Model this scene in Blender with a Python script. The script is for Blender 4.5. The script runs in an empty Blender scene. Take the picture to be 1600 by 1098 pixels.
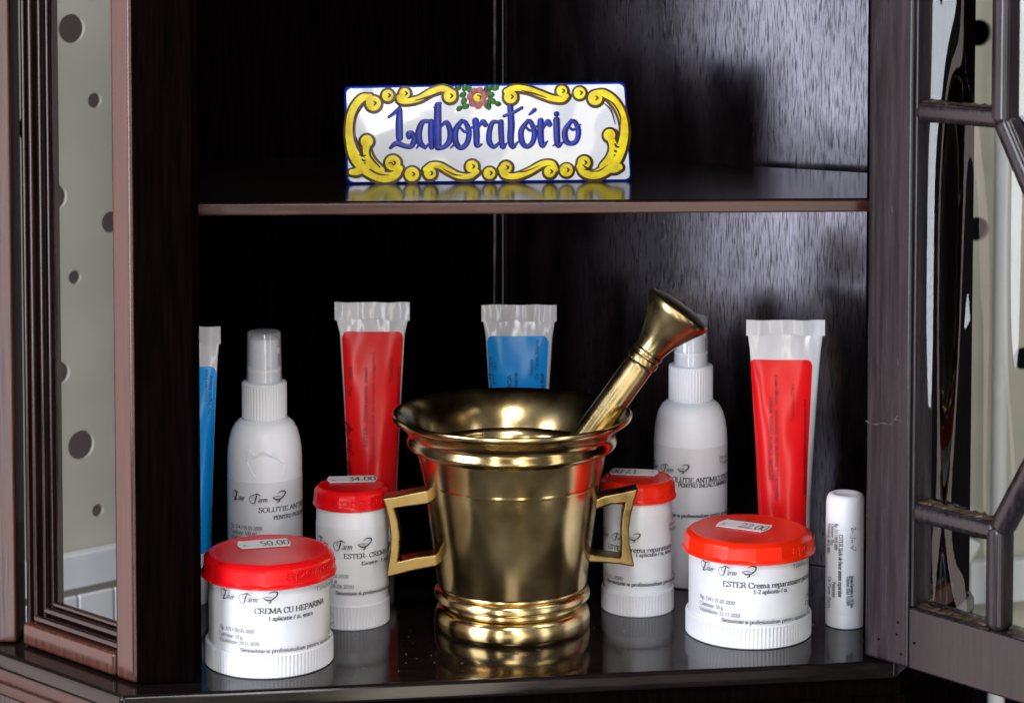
import bpy, bmesh, math, random
from mathutils import Vector, Matrix
from mathutils.geometry import tessellate_polygon

sc = bpy.context.scene
col = sc.collection
rnd = random.Random(7)
R = math.radians

# ------------------------------------------------------------------ camera
F = 3600.0            # focal length in photo pixels (photo 1600 x 1098)
HC = 0.36             # camera height above the lower shelf
PITCH = R(3.2)
CY = -127 + F * math.tan(PITCH)      # principal row
cam_d = bpy.data.cameras.new('camera')
cam_d.sensor_width = 36.0
cam_d.lens = 36.0 * F / 1600.0
cam_d.shift_y = -(549.0 - CY) / 1600.0
cam_d.clip_start = 0.02
cam_d.clip_end = 50
cam_d.dof.use_dof = True
cam_d.dof.focus_distance = 1.175
cam_d.dof.aperture_fstop = 14
cam = bpy.data.objects.new('camera', cam_d)
cam.location = (0, 0, HC)
cam.rotation_euler = (R(90) - PITCH, 0, 0)
col.objects.link(cam)
sc.camera = cam

# ------------------------------------------------------------------ world
w = bpy.data.worlds.new('World')
sc.world = w
w.use_nodes = True
bg = w.node_tree.nodes['Background']
bg.inputs['Color'].default_value = (0.9, 0.92, 1.0, 1)
bg.inputs['Strength'].default_value = 0.14

# ------------------------------------------------------------------ lamps (windows of the room, and added fills)
def area(name, loc, target, sx, sy, power, color):
    l = bpy.data.lights.new(name, 'AREA')
    l.shape = 'RECTANGLE'
    l.size = sx
    l.size_y = sy
    l.energy = power
    l.color = color
    o = bpy.data.objects.new(name, l)
    o.location = loc
    dr = Vector(target) - Vector(loc)
    o.rotation_euler = dr.to_track_quat('-Z', 'Y').to_euler()
    col.objects.link(o)
    return o

area('window_light', (-1.18, 0.14, 0.34), (0.12, 1.22, 0.2), 0.60, 1.0, 33, (0.85, 0.90, 1.0))
area('front_window_right', (0.27, -1.20, 0.92), (0.05, 1.2, 0.2), 0.17, 1.05, 12, (0.95, 0.97, 1.0))
area('front_fill_left', (-0.80, -1.25, -0.10), (0.0, 1.2, 0.1), 0.24, 2.4, 20, (0.92, 0.95, 1.0))  # unseen tall strip, added to fill the whites and streak the brass
area('front_fill_low', (0.52, -1.25, -0.25), (0.0, 1.2, 0.1), 0.22, 2.2, 12, (1.0, 0.90, 0.74))  # added warm strip with no known source, for streaks on the brass
area('warm_fill_panel', (0.15, -1.7, -0.35), (0.0, 1.2, 0.1), 2.2, 1.6, 11, (1.0, 0.90, 0.74))  # unseen warm panel, added to brighten the mortar body
area('right_fill_light', (1.55, -0.20, 0.00), (0.0, 1.2, 0.1), 0.36, 2.2, 9, (0.97, 0.97, 1.0))  # added unseen strip for the right side of the brass
area('side_window_light', (-2.4, 1.05, 0.0), (0, 1.1, 0.15), 0.8, 2.6, 22, (1.0, 0.80, 0.79))
area('ceiling_light', (0.0, -0.7, 1.6), (0, 1.2, 0.1), 0.6, 0.4, 21, (0.98, 0.97, 0.96))
area('left_board_fill', (-0.85, 0.85, 0.95), (-0.28, 1.45, 0.1), 0.3, 0.3, 6, (1.0, 0.96, 0.92))  # unseen light, added to brighten the board behind the left pane
area('right_board_fill', (0.75, 0.75, 0.95), (0.36, 1.60, 0.1), 0.3, 0.3, 5, (1.0, 0.97, 0.90))  # added out of view to brighten the boards behind the door

sc.view_settings.view_transform = 'Standard'
sc.view_settings.look = 'None'
sc.view_settings.gamma = 1.0
sc.view_settings.exposure = -0.38
sc.render.engine = 'CYCLES'
sc.cycles.max_bounces = 10
sc.cycles.transparent_max_bounces = 12
sc.cycles.use_denoising = True

# ------------------------------------------------------------------ projection helpers
CP, SP = math.cos(PITCH), math.sin(PITCH)
def ray(px, py):
    a = (px - 800) / F
    b = -(py - CY) / F
    return Vector((a, CP + b * SP, b * CP - SP))
CAM = Vector((0, 0, HC))
def onz(px, py, z):
    r = ray(px, py)
    return CAM + r * ((z - HC) / r.z)
def atd(px, py, d):
    r = ray(px, py)
    return CAM + r * (d / r.y)
def zat(py, d):
    return atd(800, py, d).z
def xat(px, d, z=0.0):
    # x so that point (x, d, z) lands on column px
    fw = d * CP - (z - HC) * SP
    return (px - 800) / F * fw
def dbase(py):                # depth of a point on the lower shelf seen on row py
    return onz(800, py, 0.0).y
def spx(d, z=0.0):            # metres per photo pixel at depth d
    return (d * CP - (z - HC) * SP) / F

# ------------------------------------------------------------------ materials
def mat(name, color, rough=0.5, metal=0.0, **kw):
    m = bpy.data.materials.new(name)
    m.use_nodes = True
    b = m.node_tree.nodes['Principled BSDF']
    b.inputs['Base Color'].default_value = (*color, 1)
    b.inputs['Roughness'].default_value = rough
    b.inputs['Metallic'].default_value = metal
    for k, v in kw.items():
        b.inputs[k.replace('_', ' ')].default_value = v
    return m
def nodes(m):
    return m.node_tree.nodes, m.node_tree.links, m.node_tree.nodes['Principled BSDF']
def add_noise(m, c1, c2, scale, stretch=(1, 1, 1), rough=None, bump=0.0, bump_dist=0.0005, detail=6, lo=0.35, hi=0.65):
    n, l, b = nodes(m)
    tc = n.new('ShaderNodeTexCoord')
    mp = n.new('ShaderNodeMapping')
    mp.inputs['Scale'].default_value = stretch
    l.new(tc.outputs['Object'], mp.inputs['Vector'])
    t = n.new('ShaderNodeTexNoise')
    t.inputs['Scale'].default_value = scale
    t.inputs['Detail'].default_value = detail
    l.new(mp.outputs[0], t.inputs['Vector'])
    r = n.new('ShaderNodeValToRGB')
    r.color_ramp.elements[0].position = lo
    r.color_ramp.elements[1].position = hi
    r.color_ramp.elements[0].color = (*c1, 1)
    r.color_ramp.elements[1].color = (*c2, 1)
    l.new(t.outputs['Fac'], r.inputs['Fac'])
    l.new(r.outputs[0], b.inputs['Base Color'])
    if rough:
        mr = n.new('ShaderNodeMapRange')
        mr.inputs['From Min'].default_value = lo
        mr.inputs['From Max'].default_value = hi
        mr.inputs['To Min'].default_value = rough[0]
        mr.inputs['To Max'].default_value = rough[1]
        l.new(t.outputs['Fac'], mr.inputs['Value'])
        l.new(mr.outputs[0], b.inputs['Roughness'])
    if bump:
        bp = n.new('ShaderNodeBump')
        bp.inputs['Strength'].default_value = bump
        bp.inputs['Distance'].default_value = bump_dist
        l.new(t.outputs['Fac'], bp.inputs['Height'])
        l.new(bp.outputs[0], b.inputs['Normal'])
    return m

def wood(name, c1, c2, rough, bump=0.25, stretch=(1, 1, 0.06), scale=420):
    m = mat(name, c1, 0.3)
    add_noise(m, c1, c2, scale, stretch, rough, bump, 0.0004, 5, 0.3, 0.7)
    return m
M = {}
M['wood'] = wood('dark_varnished_wood', (0.005, 0.002, 0.002), (0.018, 0.007, 0.006), (0.12, 0.22), 0.12)
M['shelfwood'] = wood('shelf_wood', (0.004, 0.003, 0.003), (0.010, 0.006, 0.006), (0.13, 0.19), 0.05, (0.05, 1, 1))
M['shelfwood'].node_tree.nodes['Principled BSDF'].inputs['Specular IOR Level'].default_value = 0.14
M['wood_h'] = wood('dark_varnished_wood_along', (0.006, 0.003, 0.003), (0.022, 0.010, 0.009), (0.20, 0.30), 0.12, (0.05, 1, 1))
M['gloss'] = wood('polished_black_shelf', (0.004, 0.003, 0.003), (0.010, 0.006, 0.006), (0.07, 0.13), 0.03, (0.05, 1, 1))
M['gloss'].node_tree.nodes['Principled BSDF'].inputs['IOR'].default_value = 1.36
M['shaded'] = wood('shaded_wood', (0.0012, 0.0007, 0.0007), (0.0035, 0.0018, 0.0018), (0.4, 0.5), 0.05)  # near-black copy of the wood, with shade put into its colour
M['shaded'].node_tree.nodes['Principled BSDF'].inputs['Specular IOR Level'].default_value = 0.0
M['frame'] = wood('red_brown_wood', (0.034, 0.010, 0.007), (0.080, 0.026, 0.019), (0.13, 0.24), 0.06)
M['doorwood'] = wood('worn_door_wood', (0.008, 0.006, 0.008), (0.026, 0.019, 0.023), (0.18, 0.30), 0.08)
M['veneer'] = mat('open_grain_veneer', (0.005, 0.003, 0.004), 0.3)
add_noise(M['veneer'], (0.003, 0.002, 0.0025), (0.010, 0.006, 0.007), 60, (1, 1, 0.25), (0.15, 0.24), 0.0, detail=4)
def _pores(m):
    n, l, b = nodes(m)
    tc = n.new('ShaderNodeTexCoord')
    mp = n.new('ShaderNodeMapping')
    mp.inputs['Scale'].default_value = (1, 1, 0.055)
    t = n.new('ShaderNodeTexNoise')
    t.inputs['Scale'].default_value = 1900
    t.inputs['Detail'].default_value = 3
    r = n.new('ShaderNodeMapRange')
    r.inputs['From Min'].default_value = 0.36
    r.inputs['From Max'].default_value = 0.52
    r.inputs['To Min'].default_value = 0.14
    r.inputs['To Max'].default_value = 0.6
    bp = n.new('ShaderNodeBump')
    bp.inputs['Strength'].default_value = 0.12
    bp.inputs['Distance'].default_value = 0.0003
    l.new(tc.outputs['Object'], mp.inputs['Vector'])
    l.new(mp.outputs[0], t.inputs['Vector'])
    l.new(t.outputs['Fac'], r.inputs['Value'])
    l.new(r.outputs[0], b.inputs['Specular IOR Level'])
    l.new(t.outputs['Fac'], bp.inputs['Height'])
    l.new(bp.outputs[0], b.inputs['Normal'])
    b.inputs['Specular Tint'].default_value = (0.92, 0.86, 1.0, 1)
_pores(M['veneer'])
M['mahogany'] = wood('polished_mahogany', (0.026, 0.007, 0.005), (0.065, 0.019, 0.014), (0.22, 0.32), 0.08, (0.05, 1, 1))
M['worn'] = mat('bare_scratched_wood', (0.075, 0.065, 0.07), 0.4)
M['putty'] = add_noise(mat('brown_putty', (0.05, 0.03, 0.02), 0.35), (0.012, 0.006, 0.004), (0.07, 0.04, 0.028), 260, bump=0.3)
M['brass'] = mat('brass', (0.52, 0.37, 0.15), 0.2, 1.0)
add_noise(M['brass'], (0.44, 0.29, 0.105), (0.82, 0.63, 0.32), 38, (1, 1, 1), (0.14, 0.25), 0.03, 0.0006, 8, 0.3, 0.7)
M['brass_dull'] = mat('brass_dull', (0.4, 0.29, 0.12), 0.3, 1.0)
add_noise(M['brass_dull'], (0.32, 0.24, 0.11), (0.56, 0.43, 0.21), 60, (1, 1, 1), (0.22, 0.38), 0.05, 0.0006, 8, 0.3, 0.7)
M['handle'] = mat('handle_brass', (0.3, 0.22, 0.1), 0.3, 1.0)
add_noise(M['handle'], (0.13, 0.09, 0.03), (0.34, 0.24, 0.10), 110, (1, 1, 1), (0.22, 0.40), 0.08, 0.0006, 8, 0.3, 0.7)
M['white'] = mat('white_plastic', (0.74, 0.75, 0.80), 0.32, Subsurface_Weight=0.12, Subsurface_Scale=0.004)
M['matte'] = mat('frosted_white_plastic', (0.80, 0.82, 0.88), 0.42, Subsurface_Weight=0.15, Subsurface_Scale=0.004)
M['paper'] = add_noise(mat('label_paper', (0.80, 0.80, 0.83), 0.4), (0.66, 0.67, 0.71), (0.72, 0.73, 0.77), 60, bump=0.15, bump_dist=0.0012, detail=2)
M['tag'] = mat('price_tag_paper', (0.90, 0.90, 0.93), 0.5)
M['ink'] = mat('black_ink', (0.012, 0.012, 0.016), 0.6)
M['greyink'] = mat('grey_ink', (0.10, 0.10, 0.13), 0.6)
M['red'] = mat('red_plastic', (0.70, 0.004, 0.007), 0.26, Specular_IOR_Level=0.3, Subsurface_Weight=0.05, Subsurface_Scale=0.002)
M['orange'] = mat('orange_red_plastic', (0.82, 0.020, 0.003), 0.26, Specular_IOR_Level=0.3, Subsurface_Weight=0.05, Subsurface_Scale=0.002)
M['tube'] = add_noise(mat('milky_tube_plastic', (0.62, 0.62, 0.66), 0.13), (0.60, 0.60, 0.64), (0.70, 0.70, 0.74), 70, (1, 1, 0.45), None, 0.5, 0.004, 2)
M['redlabel'] = add_noise(mat('red_label', (0.75, 0.008, 0.010), 0.22), (0.72, 0.006, 0.010), (0.80, 0.010, 0.012), 60, (1, 1, 0.3), None, 0.35, 0.003, 1)
M['bluelabel'] = add_noise(mat('blue_label', (0.0, 0.2, 0.7), 0.22), (0.004, 0.27, 0.78), (0.006, 0.33, 0.86), 60, (1, 1, 0.3), None, 0.35, 0.003, 1)
for _k in ('redlabel', 'bluelabel'):
    M[_k].node_tree.nodes['Principled BSDF'].inputs['Specular IOR Level'].default_value = 0.3
M['tubeink'] = mat('dark_red_print', (0.12, 0.0, 0.005), 0.5)
M['blueink'] = mat('dark_blue_print', (0.003, 0.02, 0.12), 0.5)
M['glaze'] = add_noise(mat('white_glaze', (0.78, 0.80, 0.82), 0.05), (0.60, 0.62, 0.66), (0.68, 0.69, 0.73), 30, (1, 1, 1), None, 0.25, 0.003, 1)
M['blueglaze'] = add_noise(mat('blue_glaze', (0.01, 0.02, 0.4), 0.08), (0.003, 0.010, 0.16), (0.006, 0.022, 0.32), 150)
M['rimglaze'] = mat('cobalt_rim_glaze', (0.008, 0.05, 0.55), 0.1)
M['yellow'] = add_noise(mat('yellow_glaze', (0.8, 0.6, 0.01), 0.08), (0.62, 0.45, 0.004), (0.90, 0.74, 0.008), 160)
M['brown'] = add_noise(mat('brown_glaze', (0.05, 0.015, 0.004), 0.1), (0.010, 0.003, 0.002), (0.07, 0.020, 0.004), 120)
M['mauve'] = add_noise(mat('mauve_glaze', (0.3, 0.08, 0.1), 0.1), (0.24, 0.06, 0.08), (0.42, 0.15, 0.17), 300)
M['green'] = add_noise(mat('green_glaze', (0.01, 0.08, 0.01), 0.1), (0.006, 0.05, 0.008), (0.03, 0.16, 0.03), 300)
for _k in ('yellow', 'blueglaze', 'brown', 'mauve', 'green'):
    _b = M[_k].node_tree.nodes['Principled BSDF']
    _b.inputs['Roughness'].default_value = 0.22
    _b.inputs['Specular IOR Level'].default_value = 0.25
M['board'] = add_noise(mat('beige_board', (0.42, 0.40, 0.33), 0.6), (0.40, 0.385, 0.32), (0.45, 0.43, 0.36), 25)
M['hole_dark'] = mat('hole_black', (0.002, 0.002, 0.003), 0.9, Specular_IOR_Level=0.05)
M['skirt'] = add_noise(mat('white_painted_wood', (0.62, 0.64, 0.67), 0.45), (0.56, 0.58, 0.61), (0.68, 0.70, 0.73), 30, (1, 1, 0.2))

def glass_mat(name, wave, ior, tint, stretch=None):
    m = bpy.data.materials.new(name)
    m.use_nodes = True
    n, l = m.node_tree.nodes, m.node_tree.links
    n.remove(n['Principled BSDF'])
    out = n['Material Output']
    tr = n.new('ShaderNodeBsdfTransparent')
    tr.inputs['Color'].default_value = (*tint, 1)
    gl = n.new('ShaderNodeBsdfGlossy')
    gl.inputs['Roughness'].default_value = 0.02
    fr = n.new('ShaderNodeFresnel')
    fr.inputs['IOR'].default_value = ior
    mx = n.new('ShaderNodeMixShader')
    tc = n.new('ShaderNodeTexCoord')
    t = n.new('ShaderNodeTexNoise')
    t.inputs['Scale'].default_value = 16
    t.inputs['Detail'].default_value = 0
    bp = n.new('ShaderNodeBump')
    bp.inputs['Strength'].default_value = wave
    bp.inputs['Distance'].default_value = 0.004
    if stretch:
        mp = n.new('ShaderNodeMapping')
        mp.inputs['Scale'].default_value = stretch
        l.new(tc.outputs['Object'], mp.inputs['Vector'])
        l.new(mp.outputs[0], t.inputs['Vector'])
        bp.inputs['Distance'].default_value = 0.012
    else:
        l.new(tc.outputs['Object'], t.inputs['Vector'])
    l.new(t.outputs['Fac'], bp.inputs['Height'])
    l.new(bp.outputs[0], gl.inputs['Normal'])
    ge = n.new('ShaderNodeNewGeometry')
    mt = n.new('ShaderNodeMath')
    mt.operation = 'MULTIPLY_ADD'          # reflect on the entering face only: fresnel * (1 - backfacing)
    mt.inputs[1].default_value = -1.0
    m2 = n.new('ShaderNodeMath')
    m2.operation = 'MULTIPLY'
    m2.use_clamp = True
    mt.inputs[2].default_value = 1.0
    l.new(ge.outputs['Backfacing'], mt.inputs[0])
    l.new(mt.outputs[0], m2.inputs[0])
    l.new(fr.outputs[0], m2.inputs[1])
    l.new(m2.outputs[0], mx.inputs[0])
    l.new(tr.outputs[0], mx.inputs[1])
    l.new(gl.outputs[0], mx.inputs[2])
    l.new(mx.outputs[0], out.inputs['Surface'])
    return m
M['glass'] = glass_mat('window_glass', 0.25, 1.22, (0.95, 0.96, 0.95))
M['doorglass'] = glass_mat('old_wavy_glass', 1.0, 1.5, (0.95, 0.96, 0.95), (3.2, 3.2, 0.35))
M['clear'] = glass_mat('clear_cap_plastic', 0.0, 1.6, (0.96, 0.965, 0.97))
def _milky(m, k):
    n, l = m.node_tree.nodes, m.node_tree.links
    out = n['Material Output']
    src = out.inputs['Surface'].links[0].from_socket
    df = n.new('ShaderNodeBsdfTranslucent')
    df.inputs['Color'].default_value = (0.85, 0.87, 0.9, 1)
    d2 = n.new('ShaderNodeBsdfDiffuse')
    d2.inputs['Color'].default_value = (0.85, 0.87, 0.9, 1)
    ad = n.new('ShaderNodeMixShader')
    l.new(df.outputs[0], ad.inputs[1])
    l.new(d2.outputs[0], ad.inputs[2])
    mx = n.new('ShaderNodeMixShader')
    mx.inputs[0].default_value = k
    l.new(src, mx.inputs[1])
    l.new(ad.outputs[0], mx.inputs[2])
    l.new(mx.outputs[0], out.inputs['Surface'])
_milky(M['clear'], 0.22)

# ------------------------------------------------------------------ object helpers
ORG = {}
def thing(name, label, cat, loc, group=None):
    o = bpy.data.objects.new(name, None)
    o.empty_display_size = 0.01
    col.objects.link(o)
    o.location = loc
    ORG[o.name] = Vector(loc)
    o['label'] = label
    o['category'] = cat
    if group:
        o['group'] = group
    return o
def mk(name, verts, faces, m, parent=None, smooth=None, bevel=0.0, seg=2, label=None):
    org = ORG[parent.name] if parent else Vector((0, 0, 0))
    me = bpy.data.meshes.new(name)
    me.from_pydata([tuple(Vector(v) - org) for v in verts], [], faces)
    bm = bmesh.new()
    bm.from_mesh(me)
    bmesh.ops.recalc_face_normals(bm, faces=bm.faces)
    if bevel:
        es = [e for e in bm.edges if len(e.link_faces) == 2 and e.calc_face_angle(0) > R(28)]
        bmesh.ops.bevel(bm, geom=es, offset=bevel, segments=seg, profile=0.5, affect='EDGES', clamp_overlap=True)
    bm.to_mesh(me)
    bm.free()
    if smooth is not None:
        for p in me.polygons:
            p.use_smooth = True
        me.set_sharp_from_angle(angle=R(smooth))
    elif bevel:
        for p in me.polygons:
            p.use_smooth = True
        me.set_sharp_from_angle(angle=R(50))
    me.materials.append(M[m])
    o = bpy.data.objects.new(name, me)
    col.objects.link(o)
    if bevel:
        wn = o.modifiers.new('weighted_normal', 'WEIGHTED_NORMAL')
        wn.keep_sharp = True
        wn.weight = 80
    if parent:
        o.parent = parent
        ORG[o.name] = org
    else:
        ORG[o.name] = Vector((0, 0, 0))
    if label:
        o['label'] = label
    return o
def prism(name, foot, z0, z1, m, parent=None, bevel=0.0, **k):
    n = len(foot)
    v = [(p[0], p[1], z0) for p in foot] + [(p[0], p[1], z1) for p in foot]
    f = [tuple(range(n))[::-1], tuple(range(n, 2 * n))]
    f += [(i, (i + 1) % n, n + (i + 1) % n, n + i) for i in range(n)]
    return mk(name, v, f, m, parent, bevel=bevel, **k)
def lathe_data(prof, cx, cy, seg=96, closed=True):
    v, f = [], []
    idx = []
    for r, z in prof:
        if r < 1e-6:
            idx.append([len(v)])
            v.append((cx, cy, z))
        else:
            idx.append(list(range(len(v), len(v) + seg)))
            v += [(cx + r * math.sin(2 * math.pi * i / seg), cy - r * math.cos(2 * math.pi * i / seg), z) for i in range(seg)]
    for a, b in zip(idx, idx[1:]):
        for i in range(seg):
            j = (i + 1) % seg
            if len(a) == 1 and len(b) == 1:
                continue
            if len(a) == 1:
                f.append((a[0], b[j], b[i]))
            elif len(b) == 1:
                f.append((a[i], a[j], b[0]))
            else:
                f.append((a[i], a[j], b[j], b[i]))
    return v, f
def lathe(name, prof, cx, cy, m, parent=None, seg=96, smooth=35):
    v, f = lathe_data(prof, cx, cy, seg)
    return mk(name, v, f, m, parent, smooth=smooth)
def ribbed(name, cx, cy, r, amp, z0, z1, n, m, parent, r_in):
    seg = n * 4
    v, f = [], []
    def ring(rr, z, a):
        s = len(v)
        for i in range(seg):
            ph = 2 * math.pi * i / seg
            q = rr + a * (0.5 - 0.5 * math.cos(2 * math.pi * i / 4 + 0.0)) if a else rr
            v.append((cx + q * math.sin(ph), cy - q * math.cos(ph), z))
        return s
    h = z1 - z0
    rings = [ring(r_in, z0, 0), ring(r - amp, z0, 0), ring(r, z0 + 0.0006, 0), ring(r - amp, z0 + 0.0009, amp), ring(r - amp, z1 - 0.0008, amp), ring(r - amp * 0.3, z1 - 0.0006, 0), ring(r - amp, z1, 0), ring(r_in, z1 + 0.0003, 0)]
    for a, b in zip(rings, rings[1:]):
        for i in range(seg):
            j = (i + 1) % seg
            f.append((a + i, a + j, b + j, b + i))
    return mk(name, v, f, m, parent, smooth=60)

def catmull(pts, n=6):
    if len(pts) < 3:
        return [Vector(p) for p in pts]
    P = [Vector(p) for p in pts]
    P = [P[0] * 2 - P[1]] + P + [P[-1] * 2 - P[-2]]
    out = []
    for i in range(1, len(P) - 2):
        p0, p1, p2, p3 = P[i - 1:i + 3]
        for k in range(n):
            t = k / n
            out.append(0.5 * ((2 * p1) + (p2 - p0) * t + (2 * p0 - 5 * p1 + 4 * p2 - p3) * t * t + (3 * p1 - p0 - 3 * p2 + p3) * t ** 3))
    out.append(P[-2])
    return out

class Ink:
    """flat or domed strokes laid out in a 2-D plane, then mapped on a surface"""
    def __init__(self):
        self.v, self.f, self.k = [], [], 0
    def ribbon(self, pts, widths, dome=0.0, caps=False, base=0.0):
        pts = [Vector(p) for p in pts]
        n = len(pts)
        if n < 2:
            return
        self.k += 1
        lay = base + self.k * 4e-6
        cols = [(-1, 0), (1, 0)] if not dome else [(-1, 0), (-0.8, 0.6), (0, 1), (0.8, 0.6), (1, 0)]
        s = len(self.v)
        c = len(cols)
        for i in range(n):
            t = (pts[min(i + 1, n - 1)] - pts[max(i - 1, 0)])
            if t.length < 1e-12:
                t = Vector((1, 0))
            t.normalize()
            nn = Vector((-t.y, t.x))
            wd = widths[i] * 0.5
            for cc, hh in cols:
                q = pts[i] + nn * wd * cc
                self.v.append((q.x, q.y, lay + hh * dome))
        for i in range(n - 1):
            for j in range(c - 1):
                a = s + i * c + j
                self.f.append((a, a + 1, a + c + 1, a + c))
        if caps:
            for q, wd in ((pts[0], widths[0]), (pts[-1], widths[-1])):
                self.disc(q, wd * 0.5, dome, base)
    def disc(self, p, r, dome=0.0, base=0.0, sx=1.0, rot=0.0, seg=18):
        self.k += 1
        lay = base + self.k * 4e-6
        s = len(self.v)
        rings = [(1, 0), (0.8, 0.6), (0, 1)] if dome else [(1, 0), (0, 0)]
        cr, sr = math.cos(rot), math.sin(rot)
        for q, hh in rings:
            if q == 0:
                self.v.append((p[0], p[1], lay + dome * hh))
            else:
                for i in range(seg):
                    x = r * q * sx * math.cos(2 * math.pi * i / seg)
                    y = r * q * math.sin(2 * math.pi * i / seg)
                    self.v.append((p[0] + x * cr - y * sr, p[1] + x * sr + y * cr, lay + dome * hh))
        nr = len(rings)
        for k in range(nr - 1):
            for i in range(seg):
                j = (i + 1) % seg
                if k == nr - 2:
                    self.f.append((s + k * seg + i, s + k * seg + j, s + (nr - 1) * seg))
                else:
                    self.f.append((s + k * seg + i, s + k * seg + j, s + (k + 1) * seg + j, s + (k + 1) * seg + i))
    def build(self, name, fn, m, parent, smooth=None):
        if not self.v:
            return
        o = mk(name, [fn(*q) for q in self.v], self.f, m, parent, smooth=smooth)
        o['kind'] = 'stuff'
        return o

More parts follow.
